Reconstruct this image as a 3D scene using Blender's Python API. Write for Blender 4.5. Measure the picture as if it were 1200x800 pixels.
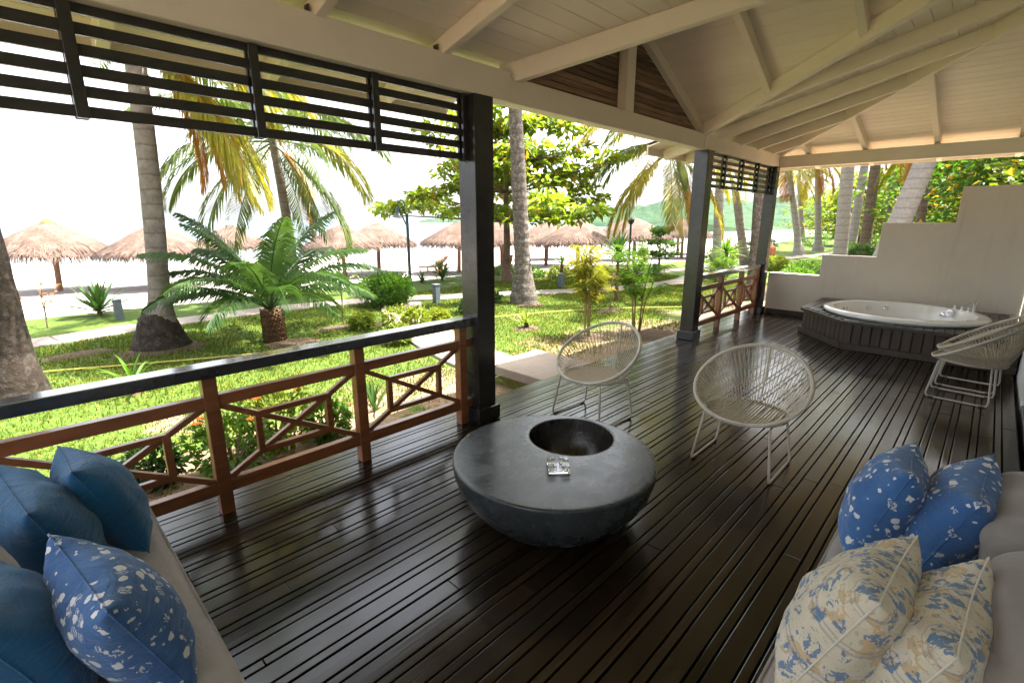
import bpy, bmesh, math, random
import numpy as np
from mathutils import Vector, Matrix, noise
R = math.radians
random.seed(7); rng = np.random.default_rng(7)
scene = bpy.context.scene
for o in list(bpy.data.objects): bpy.data.objects.remove(o)
col = scene.collection

# ------------------------------------------------------------------ camera, sky, sun, exposure
cd = bpy.data.cameras.new('Camera'); cam = bpy.data.objects.new('Camera', cd); col.objects.link(cam)
cam.location = (0, 0, 1.75); cam.rotation_euler = (R(90 - 13.94), 0, R(44.14 - 90))
cd.sensor_width = 36; cd.lens = 572 / 1200 * 36; cd.clip_start = 0.05; cd.clip_end = 9000
scene.camera = cam
SUN_EL, SUN_AZ = 66.0, -26.0            # elevation; azimuth measured from +X towards +Y
world = bpy.data.worlds.new('World'); scene.world = world; world.use_nodes = True
wn = world.node_tree; wn.nodes.clear()
sky = wn.nodes.new('ShaderNodeTexSky'); sky.sky_type = 'NISHITA'; sky.sun_disc = False
sky.sun_elevation = R(SUN_EL); sky.sun_rotation = R(90 - SUN_AZ)
sky.air_density = 1.0; sky.dust_density = 4.4; sky.ozone_density = 1.0
bg = wn.nodes.new('ShaderNodeBackground'); bg.inputs[1].default_value = 0.125
wo = wn.nodes.new('ShaderNodeOutputWorld')
hz = wn.nodes.new('ShaderNodeHueSaturation'); hz.inputs['Saturation'].default_value = 0.3   # hazy, milky tropical sky
wn.links.new(sky.outputs[0], hz.inputs['Color']); wn.links.new(hz.outputs[0], bg.inputs[0]); wn.links.new(bg.outputs[0], wo.inputs[0])
sd = bpy.data.lights.new('Sun', 'SUN'); sd.energy = 4.6; sd.angle = R(0.53); sd.color = (1.0, 0.95, 0.87)
sun = bpy.data.objects.new('Sun', sd); col.objects.link(sun)
sv = Vector((math.cos(R(SUN_EL)) * math.cos(R(SUN_AZ)), math.cos(R(SUN_EL)) * math.sin(R(SUN_AZ)), math.sin(R(SUN_EL))))
sun.rotation_euler = sv.to_track_quat('Z', 'Y').to_euler(); sun.location = (0, 0, 30)
scene.view_settings.view_transform = 'Standard'; scene.view_settings.look = 'None'
scene.view_settings.exposure = 2.88; scene.view_settings.gamma = 1.0
scene.render.engine = 'CYCLES'
try:
    scene.cycles.max_bounces = 12; scene.cycles.diffuse_bounces = 8; scene.cycles.glossy_bounces = 4
    scene.cycles.transparent_max_bounces = 8
except Exception: pass

# ------------------------------------------------------------------ materials
MATS = {}
class NT:
    def __init__(s, name):
        s.m = bpy.data.materials.new(name); s.m.use_nodes = True; s.t = s.m.node_tree
        s.t.nodes.clear(); s.out = s.t.nodes.new('ShaderNodeOutputMaterial'); MATS[name] = s.m
    def n(s, typ, **kw):
        x = s.t.nodes.new('ShaderNode' + typ)
        for k, v in kw.items(): setattr(x, k, v)
        return x
    def l(s, a, b): s.t.links.new(a, b)
    def val(s, inp, v):
        if isinstance(v, bpy.types.NodeSocket): s.l(v, inp)
        else: inp.default_value = v
    def coord(s, kind='Object', scale=(1, 1, 1), rot=(0, 0, 0)):
        c = s.n('TexCoord'); mp = s.n('Mapping'); s.l(c.outputs[kind], mp.inputs[0])
        mp.inputs['Scale'].default_value = scale; mp.inputs['Rotation'].default_value = rot
        return mp.outputs[0]
    def world(s, scale=(1, 1, 1)):
        g = s.n('NewGeometry'); mp = s.n('Mapping'); s.l(g.outputs['Position'], mp.inputs[0]); mp.inputs['Scale'].default_value = scale
        return mp.outputs[0]
    def noise(s, vec, scale, detail=3, rough=.55, dist=0):
        x = s.n('TexNoise'); s.l(vec, x.inputs['Vector']); x.inputs['Scale'].default_value = scale
        x.inputs['Detail'].default_value = detail; x.inputs['Roughness'].default_value = rough; x.inputs['Distortion'].default_value = dist
        return x.outputs['Fac']
    def ramp(s, fac, stops, interp='LINEAR'):
        x = s.n('ValToRGB'); s.l(fac, x.inputs[0]); e = x.color_ramp.elements; x.color_ramp.interpolation = interp
        while len(e) < len(stops): e.new(0.5)
        for i, (p, c) in enumerate(stops):
            e[i].position = p; e[i].color = tuple(c) + (1,) if len(c) == 3 else c
        return x.outputs[0]
    def mix(s, fac, a, b, typ='MIX'):
        x = s.n('MixRGB', blend_type=typ); s.val(x.inputs[0], fac)
        for i, v in ((1, a), (2, b)):
            if isinstance(v, bpy.types.NodeSocket): s.l(v, x.inputs[i])
            else: x.inputs[i].default_value = tuple(v) + (1,)
        return x.outputs[0]
    def math(s, op, a, b=0.0, c=0.0):
        x = s.n('Math', operation=op); s.val(x.inputs[0], a); s.val(x.inputs[1], b)
        if op in ('MULTIPLY_ADD',): s.val(x.inputs[2], c)
        return x.outputs[0]
    def maprange(s, v, a, b, c, d):
        x = s.n('MapRange'); s.val(x.inputs[0], v)
        for i, q in enumerate((a, b, c, d)): x.inputs[i + 1].default_value = q
        return x.outputs[0]
    def rand(s): return s.n('ObjectInfo').outputs['Random']
    def bump(s, h, strength, dist=.02):
        b = s.n('Bump'); b.inputs['Strength'].default_value = strength; b.inputs['Distance'].default_value = dist; s.l(h, b.inputs['Height']); return b.outputs[0]
    def princ(s, color, rough=.5, metal=0, spec=.5, normal=None, coat=0, coat_rough=.1, trans=0, ior=1.5, sheen=0):
        p = s.n('BsdfPrincipled')
        if isinstance(color, bpy.types.NodeSocket): s.l(color, p.inputs['Base Color'])
        else: p.inputs['Base Color'].default_value = tuple(color) + (1,)
        s.val(p.inputs['Roughness'], rough); p.inputs['Metallic'].default_value = metal
        p.inputs['Specular IOR Level'].default_value = spec; p.inputs['Coat Weight'].default_value = coat; p.inputs['Coat Roughness'].default_value = coat_rough
        p.inputs['Transmission Weight'].default_value = trans; p.inputs['IOR'].default_value = ior; p.inputs['Sheen Weight'].default_value = sheen
        if normal: s.l(normal, p.inputs['Normal'])
        s.l(p.outputs[0], s.out.inputs[0]); return p
    def leaf(s, color, trans=.45, tcol=None, rough=.45, spec=.3):
        p = s.princ(color, rough, spec=spec); t = s.n('BsdfTranslucent')
        c2 = tcol if tcol is not None else color
        if isinstance(c2, bpy.types.NodeSocket): s.l(c2, t.inputs[0])
        else: t.inputs[0].default_value = tuple(c2) + (1,)
        m = s.n('MixShader'); m.inputs[0].default_value = trans; s.l(p.outputs[0], m.inputs[1]); s.l(t.outputs[0], m.inputs[2]); s.l(m.outputs[0], s.out.inputs[0])

def plain(name, c, rough=.5, var=.12, scale=6, bump=0.0, bscale=40, coat=0, metal=0, spec=.5, sheen=0):
    k = NT(name); v = k.coord()
    d = tuple(x * (1 - var) for x in c); e = tuple(min(1, x * (1 + var)) for x in c)
    cc = k.ramp(k.noise(v, scale, 4), [(.3, d), (.7, e)])
    rr = k.maprange(k.noise(v, scale * 1.7, 3), .3, .7, max(.02, rough * .8), min(1, rough * 1.2))
    nm = k.bump(k.noise(v, bscale, 3), bump) if bump else None
    k.princ(cc, rr, metal, spec, nm, coat, sheen=sheen); return k.m

def wood(name, c1, c2, rough=(.2, .4), grain=(1.5, 40, 40), coat=0, bump=.08, spec=.5, randv=.25, wear=None):
    k = NT(name); v = k.coord(scale=grain)
    rnd = k.rand()
    cc = k.ramp(k.noise(v, 1.0, 6, .6, .6), [(.3, c1), (.72, c2)])
    f = k.maprange(rnd, 0, 1, 1 - randv, 1 + randv)
    hv = k.n('HueSaturation'); k.l(cc, hv.inputs['Color']); k.l(f, hv.inputs['Value']); cc = hv.outputs[0]
    g = k.world()
    if wear:
        w = k.ramp(k.noise(g, wear[1], 6, .65), [(wear[2], (0, 0, 0)), (wear[3], (1, 1, 1))]); cc = k.mix(w, cc, wear[0])
    rr = k.maprange(k.noise(g, 2.3, 5, .6), .3, .7, rough[0], rough[1])
    nm = k.bump(k.noise(v, 1.2, 5), bump, .01)
    k.princ(cc, rr, 0, spec, nm, coat); return k.m

wood('deck_wood', (.011, .0070, .0034), (.028, .0180, .0085), (.13, .25), (1.2, 45, 45), bump=.04, randv=.4, spec=.62, wear=((.06, .05, .036), 60, .70, .86))
wood('tub_wood', (.030, .018, .011), (.062, .040, .026), (.35, .6), (30, 30, 2), bump=.1, randv=.25)
wood('tub_deck_wood', (.022, .017, .012), (.05, .038, .028), (.25, .45), (2, 30, 30), bump=.08, randv=.2)
wood('rail_wood', (.15, .05, .019), (.27, .10, .038), (.28, .45), (3, 30, 30), bump=.05, randv=.12, coat=.35)
wood('gable_wood', (.12, .07, .045), (.32, .21, .14), (.6, .85), (2.5, 60, 60), bump=.25, randv=.45)
plain('black_paint', (.024, .022, .022), .22, .25, 9, .03, 60)
plain('cap_paint', (.03, .031, .034), .16, .25, 9, .03, 90, coat=.9)
def painted_wood(name, c, dark):
    k = NT(name); v = k.coord(scale=(1, 1, 1)); rnd = k.rand()
    n1 = k.noise(v, 2.2, 5, .6); n2 = k.noise(k.coord(scale=(6, 6, 6)), 7, 5, .7)
    cc = k.ramp(n1, [(.25, tuple(x * .9 for x in c)), (.75, c)])
    cc = k.mix(k.ramp(n2, [(.63, (0, 0, 0)), (.8, (.55, .55, .55))]), cc, dark)
    hv = k.n('HueSaturation'); k.l(cc, hv.inputs['Color']); k.l(k.maprange(rnd, 0, 1, .94, 1.04), hv.inputs['Value'])
    k.princ(hv.outputs[0], k.maprange(n1, .3, .7, .4, .6), 0, .4, k.bump(k.noise(k.coord(scale=(4, 4, 4)), 14, 4), .08)); return k.m
painted_wood('white_paint', (.80, .73, .60), (.56, .48, .36))
painted_wood('ceiling_paint', (.82, .75, .62), (.58, .50, .38))
def plaster(name, c, c2):
    k = NT(name); g = k.world()
    n1 = k.noise(g, 1.1, 5, .6); n2 = k.noise(g, 60, 3)
    cc = k.mix(k.ramp(n1, [(.35, (0, 0, 0)), (.75, (1, 1, 1))]), c, c2)
    st = k.noise(k.world(scale=(7, 7, .5)), 1.0, 5, .65)
    cc = k.mix(k.ramp(st, [(.56, (0, 0, 0)), (.78, (.45, .45, .45))]), cc, tuple(x * .72 for x in c2))
    k.princ(cc, .8, 0, .3, k.bump(n2, .12, .004)); return k.m
plaster('wall_plaster', (.68, .62, .55), (.60, .545, .48))
plaster('house_plaster', (.76, .77, .77), (.68, .69, .69))
plain('tile_grey', (.22, .24, .27), .45, .1, 4)
k = NT('glass_dark'); k.princ((.02, .025, .03), .05, 0, .6)
k = NT('crystal'); k.princ((.97, .985, .98), .02, 0, .5, trans=1, ior=1.52)
plain('acrylic', (.82, .83, .84), .12, .02, 3, coat=.6)
plain('chrome', (.75, .76, .78), .1, .04, 20, metal=1)
# stone table
k = NT('table_stone'); v = k.coord()
n1 = k.noise(v, 5, 6, .65); n2 = k.noise(v, 40, 5, .7)
cc = k.ramp(n1, [(.3, (.024, .029, .032)), (.7, (.046, .053, .056))])
cc = k.mix(k.ramp(n2, [(.66, (0, 0, 0)), (.78, (.5, .5, .5))]), cc, (.16, .165, .165))
k.princ(cc, k.maprange(n1, .3, .7, .20, .34), 0, .5, k.bump(n2, .05, .01))
plain('table_bowl', (.018, .015, .012), .25, .4, 9, .1, 60)
# fabrics
def fabric(name, c, var=.12, rough=.85, weave=900, sheen=.3, wr=.25):
    k = NT(name); v = k.coord(); n1 = k.noise(v, 5, 4, .6); n2 = k.noise(v, weave, 2)
    cc = k.ramp(n1, [(.3, tuple(x * (1 - var) for x in c)), (.7, tuple(x * (1 + var) for x in c))])
    nn = k.mix(.12, k.noise(k.coord(scale=(1, 2.6, 1)), 9, 4, .6, 1.2), n2)
    k.princ(cc, rough, 0, .25, k.bump(nn, wr, .03), sheen=sheen); return k.m
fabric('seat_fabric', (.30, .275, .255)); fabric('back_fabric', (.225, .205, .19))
fabric('teal_fabric', (.006, .105, .255), .2, wr=.6)
fabric('wicker_dark', (.05, .04, .03), .3)
# shell print
def shell_print(name):
    k = NT(name); c0 = k.coord()
    nz = k.n('TexNoise'); k.l(c0, nz.inputs['Vector']); nz.inputs['Scale'].default_value = 60; nz.inputs['Detail'].default_value = 2
    ad = k.n('MixRGB', blend_type='LINEAR_LIGHT'); ad.inputs[0].default_value = .010; k.l(c0, ad.inputs[1]); k.l(nz.outputs['Color'], ad.inputs[2]); v = ad.outputs[0]
    def vor(scale, loc):
        mp = k.n('Mapping'); k.l(v, mp.inputs[0]); mp.inputs['Location'].default_value = loc
        x = k.n('TexVoronoi'); k.l(mp.outputs[0], x.inputs['Vector']); x.inputs['Scale'].default_value = scale; x.inputs['Randomness'].default_value = .75
        return x, mp.outputs[0]
    a, va = vor(24, (0, 0, 0)); b, vb = vor(27, (.31, .17, .2))
    sep = k.n('SeparateColor'); k.l(a.outputs['Color'], sep.inputs[0])
    th = k.maprange(sep.outputs[0], 0, 1, .10, .40)
    solid = k.math('LESS_THAN', a.outputs['Distance'], th)
    w = k.n('TexWave'); k.l(vb, w.inputs['Vector']); w.inputs['Scale'].default_value = 42; w.inputs['Distortion'].default_value = 5
    sep2 = k.n('SeparateColor'); k.l(b.outputs['Color'], sep2.inputs[0])
    th2 = k.maprange(sep2.outputs[1], .3, 1, .0, .50)
    lines = k.math('MULTIPLY', k.math('LESS_THAN', b.outputs['Distance'], th2), k.math('GREATER_THAN', w.outputs['Fac'], .55))
    mask = k.math('MAXIMUM', solid, k.math('MULTIPLY', lines, .75))
    base = k.ramp(k.noise(c0, 6, 4), [(.3, (.032, .10, .27)), (.7, (.055, .15, .36))])
    cc = k.mix(mask, base, (.62, .64, .66))
    k.princ(cc, .85, 0, .25, k.bump(k.mix(.25, k.noise(k.coord(scale=(1, 2.6, 1)), 9, 4, .6, 1.2), k.noise(c0, 30, 3)), .55, .03), sheen=.2)
shell_print('shell_print')
def floral_print(name):
    k = NT(name); c0 = k.coord(rot=(0, 0, R(28)))
    nz = k.n('TexNoise'); k.l(c0, nz.inputs['Vector']); nz.inputs['Scale'].default_value = 22; nz.inputs['Detail'].default_value = 3
    ad = k.n('MixRGB', blend_type='LINEAR_LIGHT'); ad.inputs[0].default_value = .02; k.l(c0, ad.inputs[1]); k.l(nz.outputs['Color'], ad.inputs[2]); v = ad.outputs[0]
    sx = k.n('SeparateXYZ'); k.l(c0, sx.inputs[0])
    mp = k.n('Mapping'); k.l(v, mp.inputs[0])
    vo = k.n('TexVoronoi'); k.l(mp.outputs[0], vo.inputs['Vector']); vo.inputs['Scale'].default_value = 17; vo.inputs['Randomness'].default_value = .6
    pet = k.noise(mp.outputs[0], 46, 3, .6)
    flower = k.math('MULTIPLY', k.math('LESS_THAN', vo.outputs['Distance'], .46), k.math('GREATER_THAN', pet, .49))
    fine = k.math('GREATER_THAN', k.noise(mp.outputs[0], 75, 2), .63)
    band = k.math('SINE', k.math('MULTIPLY', sx.outputs['Y'], 55.0))
    band2 = k.math('MULTIPLY', k.math('GREATER_THAN', k.math('SINE', k.math('MULTIPLY', sx.outputs['Y'], 420.0)), .2), k.math('GREATER_THAN', band, .75))
    tan_ = k.math('GREATER_THAN', k.noise(mp.outputs[0], 16, 3, .6), .56)
    base = k.ramp(k.noise(c0, 8, 4), [(.3, (.50, .45, .34)), (.7, (.60, .56, .46))])
    cc = k.mix(k.math('MULTIPLY', tan_, .8), base, (.46, .33, .17))
    cc = k.mix(k.math('MULTIPLY', fine, .5), cc, (.20, .26, .30))
    cc = k.mix(k.math('MULTIPLY', band2, .4), cc, (.12, .16, .24))
    cc = k.mix(k.math('MULTIPLY', flower, .85), cc, (.07, .16, .30))
    k.princ(cc, .85, 0, .25, k.bump(k.mix(.25, k.noise(k.coord(scale=(1, 2.6, 1)), 9, 4, .6, 1.2), k.noise(c0, 30, 3)), .55, .03), sheen=.2)
floral_print('floral_print')
plain('chair_frame', (.50, .46, .39), .4, .06, 20); plain('chair_cord', (.50, .44, .34), .7, .15, 60)
plain('chair_seat_cord', (.56, .49, .38), .7, .15, 60)
# ground
def ground_mat(name, stops, scales, rough=.9, bumps=(.5, 30, .03)):
    k = NT(name); g = k.world(); a = k.noise(g, scales[0], 5, .6); b = k.noise(g, scales[1], 4, .6)
    cc = k.ramp(k.math('MULTIPLY_ADD', b, .45, k.math('MULTIPLY', a, .55)), stops)
    k.princ(cc, rough, 0, .2, k.bump(k.noise(g, bumps[1], 4, .7), bumps[0], bumps[2])); return k.m
k = NT('lawn'); g = k.world(); a = k.noise(g, .9, 5, .65); b = k.noise(g, 14, 5, .7); cfin = k.noise(g, 90, 3, .7)
gr = k.ramp(b, [(.3, (.030, .062, .007)), (.5, (.058, .095, .012)), (.7, (.10, .118, .022))])
gr = k.mix(k.ramp(cfin, [(.45, (0, 0, 0)), (.7, (.5, .5, .5))]), gr, (.03, .07, .008))
soil = k.ramp(b, [(.3, (.13, .085, .05)), (.7, (.26, .185, .115))])
sx = k.n('SeparateXYZ'); k.l(g, sx.inputs[0])
near = k.maprange(sx.outputs['Y'], 3.5, 6.2, .42, 0)      # trodden bare bed along the veranda
m = k.ramp(k.math('ADD', a, near), [(.63, (0, 0, 0)), (.72, (1, 1, 1))])
k.princ(k.mix(m, gr, soil), .9, 0, .15, k.bump(k.mix(.5, b, cfin), .6, .05))
ground_mat('sand', [(.3, (.23, .195, .18)), (.7, (.32, .28, .262))], (.25, 3.0), .95, (.3, 12, .04))
ground_mat('soil', [(.3, (.05, .032, .02)), (.7, (.13, .09, .058))], (3, 25), .95, (.7, 30, .04))
ground_mat('paving', [(.25, (.19, .155, .13)), (.75, (.28, .24, .205))], (1.2, 12), .85, (.25, 40, .01))
ground_mat('step_stone', [(.25, (.21, .165, .13)), (.75, (.32, .265, .215))], (1.2, 9), .85, (.25, 40, .01))
ground_mat('moss_side', [(.3, (.05, .06, .012)), (.7, (.16, .14, .03))], (5, 20), .95)
ground_mat('concrete', [(.3, (.14, .12, .10)), (.7, (.24, .21, .18))], (1, 12), .9)
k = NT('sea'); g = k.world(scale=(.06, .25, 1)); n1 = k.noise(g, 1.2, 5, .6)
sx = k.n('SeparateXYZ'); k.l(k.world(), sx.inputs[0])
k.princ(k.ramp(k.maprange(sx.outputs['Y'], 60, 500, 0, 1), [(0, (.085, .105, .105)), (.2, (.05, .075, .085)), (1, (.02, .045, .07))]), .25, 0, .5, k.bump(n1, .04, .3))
k = NT('hill_wood'); g = k.world(); n1 = k.noise(g, .05, 5, .6); n2 = k.noise(g, .22, 4, .7)
k.princ(k.ramp(k.math('MULTIPLY_ADD', n2, .6, k.math('MULTIPLY', n1, .4)), [(.3, (.010, .030, .016)), (.5, (.022, .048, .022)), (.7, (.045, .075, .032))]), .9, 0, .1)
# vegetation
def bark(name, c1, c2, band=18, patch=None, stretch=(1, 1, 1)):
    k = NT(name); v = k.coord(scale=stretch); sx = k.n('SeparateXYZ'); k.l(k.coord(), sx.inputs[0])
    n0 = k.noise(v, 3.5, 5, .65)
    ph = k.math('MULTIPLY_ADD', sx.outputs['Z'], band, k.math('MULTIPLY', n0, .9))
    s = k.math('PINGPONG', ph, 1.0)
    cc = k.ramp(k.noise(v, 9, 5, .7), [(.3, c1), (.7, c2)])
    cc = k.mix(k.ramp(s, [(.0, (.55, .55, .55)), (.22, (0, 0, 0))]), cc, tuple(x * .45 for x in c1))
    if patch: cc = k.mix(k.ramp(k.noise(v, 13, 4, .75), [(.52, (0, 0, 0)), (.6, (.85, .85, .85))]), cc, patch)
    k.princ(cc, .9, 0, .15, k.bump(k.math('ADD', s, k.noise(v, 22, 4)), .5, .02)); return k.m
bark('palm_bark', (0.124, 0.1023, 0.0837), (0.2232, 0.1922, 0.1643), 9)
bark('palm_bark_dark', (0.062, 0.05084, 0.04092), (0.124, 0.1023, 0.0806), 9, (.20, .18, .165))
bark('palm_bark_pale', (0.2108, 0.1922, 0.1798), (0.31, 0.2852, 0.2666), 6)
bark('palm_bark_ringed', (0.0868, 0.062, 0.0465), (0.1612, 0.124, 0.093), 4.5)
bark('tree_bark', (0.0806, 0.0527, 0.0372), (0.1612, 0.1054, 0.0744), 2)
bark('root_bark', (.018, .013, .009), (.04, .030, .022), 5, (.055, .046, .040))
bark('cycad_bark', (.06, .035, .02), (.16, .085, .045), 22)
def leafmat(name, c1, c2, trans=.4, boost=1.5, scale=4, spec=.3):
    k = NT(name); n = k.noise(k.world(), scale, 3); r = k.rand()
    f = k.math('MULTIPLY_ADD', r, .35, k.math('MULTIPLY', n, .75))
    cc = k.ramp(f, [(.25, c1), (.75, c2)])
    tc = k.mix(1.0, cc, (boost, boost * .98, boost * .6), 'MULTIPLY')
    k.leaf(cc, trans, tc, spec=spec); return k.m
leafmat('frond_green', (0.0324, 0.0612, 0.01152), (0.0864, 0.1224, 0.02016), .4, 1.7)
leafmat('frond_yellow', (0.1152, 0.1368, 0.0108), (0.2592, 0.2088, 0.018), .45, 1.5)
leafmat('frond_orange', (0.2448, 0.0936, 0.0108), (0.3312, 0.1584, 0.0216), .4, 1.3)
leafmat('frond_cycad', (0.018, 0.0468, 0.01296), (0.0504, 0.0972, 0.0216), .3, 1.5)
leafmat('leaf_almond', (0.0432, 0.0972, 0.0072), (0.1368, 0.1872, 0.0144), .5, 1.8, 1.5)
leafmat('leaf_autumn', (0.2592, 0.216, 0.0144), (0.3456, 0.216, 0.0216), .45, 1.4)
leafmat('leaf_bush', (0.0324, 0.0936, 0.00864), (0.0864, 0.1656, 0.0144), .4, 1.7, 3)
leafmat('leaf_lime', (0.0936, 0.144, 0.0144), (0.18, 0.216, 0.0252), .45, 1.4)
leafmat('leaf_agave', (0.0216, 0.0612, 0.01584), (0.0576, 0.1152, 0.0252), .25, 1.5)
leafmat('leaf_cane', (0.0792, 0.1152, 0.01152), (0.216, 0.1944, 0.0216), .45, 1.6)
leafmat('leaf_dark', (0.0144, 0.0432, 0.00864), (0.0432, 0.0864, 0.0144), .35, 1.6)
leafmat('leaf_red', (.30, .08, .03), (.42, .18, .08), .4, 1.3)
leafmat('flower_orange', (.65, .16, .01), (.75, .30, .02), .3, 1.2)
leafmat('grass_blade', (.030, .060, .008), (.078, .112, .016), .4, 1.5, 1.2, .08)
leafmat('grass_dry', (0.136, 0.144, 0.016), (0.224, 0.192, 0.04), .4, 1.4, 1.2, .08)
plain('stem', (.16, .11, .06), .8, .3, 20); plain('cane_stem', (.20, .17, .05), .6, .3, 20)
k = NT('thatch'); v = k.world(); n1 = k.noise(v, 2.2, 5, .7); n2 = k.noise(v, 24, 3, .7); 
cc = k.ramp(k.math('MULTIPLY_ADD', n2, .5, k.math('MULTIPLY', n1, .5)), [(.3, (.030, .018, .014)), (.5, (.085, .056, .043)), (.68, (.17, .128, .105))])
k.princ(cc, .9, 0, .15)
plain('thatch_cap', (.22, .11, .025), .8, .25, 6); plain('pole_wood', (.22, .12, .07), .8, .3, 10)
plain('metal_teal', (.016, .032, .036), .45, .15, 10); plain('lamp_glass', (.7, .68, .6), .3, .05)
plain('bollard_grey', (.075, .095, .105), .5, .15, 10); plain('lounger_wood', (.30, .17, .09), .6, .2, 10)
plain('hose_yellow', (.34, .28, .03), .5, .1, 10); plain('terracotta', (.42, .12, .05), .7, .2, 10)
fabric('cream_piping', (.55, .52, .45))
plain('debris', (.055, .045, .035), .8, .3, 30)

# ------------------------------------------------------------------ mesh helpers
class MB:
    def __init__(s): s.v = []; s.f = []
    def add(s, vs, fs):
        b = len(s.v); s.v += [tuple(p) for p in vs]; s.f += [tuple(b + i for i in f) for f in fs]; return s
    def box(s, x0, x1, y0, y1, z0, z1):
        return s.add([(x0, y0, z0), (x1, y0, z0), (x1, y1, z0), (x0, y1, z0), (x0, y0, z1), (x1, y0, z1), (x1, y1, z1), (x0, y1, z1)],
                     [(0, 3, 2, 1), (4, 5, 6, 7), (0, 1, 5, 4), (1, 2, 6, 5), (2, 3, 7, 6), (3, 0, 4, 7)])
    def prism(s, bottom, top):
        n = len(bottom)
        return s.add(list(bottom) + list(top), [tuple(range(n))[::-1], tuple(range(n, 2 * n))] + [(i, (i + 1) % n, n + (i + 1) % n, n + i) for i in range(n)])
    def bar(s, a, b, w, h, up=(0, 0, 1)):
        a = Vector(a); b = Vector(b); d = (b - a).normalized(); u = Vector(up)
        r = d.cross(u).normalized() * (w / 2); t = r.cross(d).normalized() * (h / 2)
        return s.prism([a - r - t, a + r - t, a + r + t, a - r + t], [b - r - t, b + r - t, b + r + t, b - r + t])
    def tube(s, pts, rad, n=8, closed=False, cap=True):
        pts = [Vector(p) for p in pts]; m = len(pts); rr = rad if hasattr(rad, '__len__') else [rad] * m
        b = len(s.v); ref = Vector((0, 0, 1)); prev = None
        for i, p in enumerate(pts):
            if closed: d = pts[(i + 1) % m] - pts[i - 1]
            else: d = pts[min(i + 1, m - 1)] - pts[max(i - 1, 0)]
            d.normalize()
            if prev is None:
                r = d.cross(ref)
                if r.length < .05: r = d.cross(Vector((1, 0, 0)))
            else: r = prev - d * prev.dot(d)
            r.normalize(); prev = r; t = d.cross(r)
            for j in range(n):
                a = 2 * math.pi * j / n; s.v.append(tuple(p + r * (math.cos(a) * rr[i]) + t * (math.sin(a) * rr[i])))
        for i in range(m if closed else m - 1):
            i2 = (i + 1) % m
            for j in range(n):
                j2 = (j + 1) % n; s.f.append((b + i * n + j, b + i2 * n + j, b + i2 * n + j2, b + i * n + j2))
        if cap and not closed:
            s.f.append(tuple(b + j for j in range(n))); s.f.append(tuple(b + (m - 1) * n + j for j in range(n))[::-1])
        return s
    def lathe(s, prof, n=32, c=(0, 0, 0), sx=1, sy=1, caps=True):
        b = len(s.v)
        for r, z in prof:
            for j in range(n):
                a = 2 * math.pi * j / n; s.v.append((c[0] + r * sx * math.cos(a), c[1] + r * sy * math.sin(a), c[2] + z))
        for i in range(len(prof) - 1):
            for j in range(n):
                j2 = (j + 1) % n; s.f.append((b + i * n + j, b + i * n + j2, b + (i + 1) * n + j2, b + (i + 1) * n + j))
        if caps:
            s.f.append(tuple(b + j for j in range(n))[::-1]); s.f.append(tuple(b + (len(prof) - 1) * n + j for j in range(n)))
        return s
    def quad(s, a, b, c, d): return s.add([a, b, c, d], [(0, 1, 2, 3)])
    def mesh(s, name, mat=None, smooth=False, bevel=0, seg=2, off=(0, 0, 0), angle=None):
        me = bpy.data.meshes.new(name); o = Vector(off)
        vs = s.v if o.length == 0 else [tuple(Vector(p) - o) for p in s.v]
        me.from_pydata(vs, [], s.f)
        bm = bmesh.new(); bm.from_mesh(me)
        bmesh.ops.recalc_face_normals(bm, faces=bm.faces)
        if bevel:
            es = [e for e in bm.edges if len(e.link_faces) == 2 and e.calc_face_angle(0) > R(35)]
            bmesh.ops.bevel(bm, geom=es, offset=bevel, segments=seg, affect='EDGES', profile=.5)
        bm.to_mesh(me); bm.free()
        if mat: me.materials.append(MATS[mat])
        if smooth:
            me.polygons.foreach_set('use_smooth', [True] * len(me.polygons))
            try: me.set_sharp_from_angle(angle=R(angle or 40))
            except Exception: pass
        me.update(); return me
LOC = {}
def link(name, me, parent=None, loc=(0, 0, 0), rz=0):
    o = bpy.data.objects.new(name, me); col.objects.link(o)
    o.location = loc; o.rotation_euler = (0, 0, rz)
    if parent is not None: o.parent = parent
    return o
def tag(o, label, cat, group=None, kind=None):
    if label: o['label'] = label
    if cat: o['category'] = cat
    if group: o['group'] = group
    if kind: o['kind'] = kind
    return o
def thing(name, loc, label, cat, group=None, rz=0):
    o = bpy.data.objects.new(name, None); col.objects.link(o); o.location = loc; o.rotation_euler = (0, 0, rz); o.empty_display_size = .1
    LOC[o.name] = Vector(loc); return tag(o, label, cat, group)
def struct(name, me, loc=(0, 0, 0)):
    o = link(name, me, None, loc); o['kind'] = 'structure'; return o
def part(parent, name, mb, mat, **kw):              # mb in world coordinates; parent unrotated at LOC
    return link(name, mb.mesh(name, mat, off=LOC.get(parent.name, (0, 0, 0)), **kw), parent)
def lpart(parent, name, mb, mat, **kw):             # mb in the parent's own coordinates
    return link(name, mb.mesh(name, mat, **kw), parent)
def copy_tree(o, parent=None):
    c = o.copy(); col.objects.link(c); c.parent = parent
    if parent is None: LOC[c.name] = Vector(c.location)
    for ch in list(o.children): copy_tree(ch, c)
    return c
def nz(p, s=1.0, seed=0): return noise.noise(Vector((p[0] * s + seed * 7.3, p[1] * s - seed * 3.1, p[2] * s + seed)))

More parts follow.
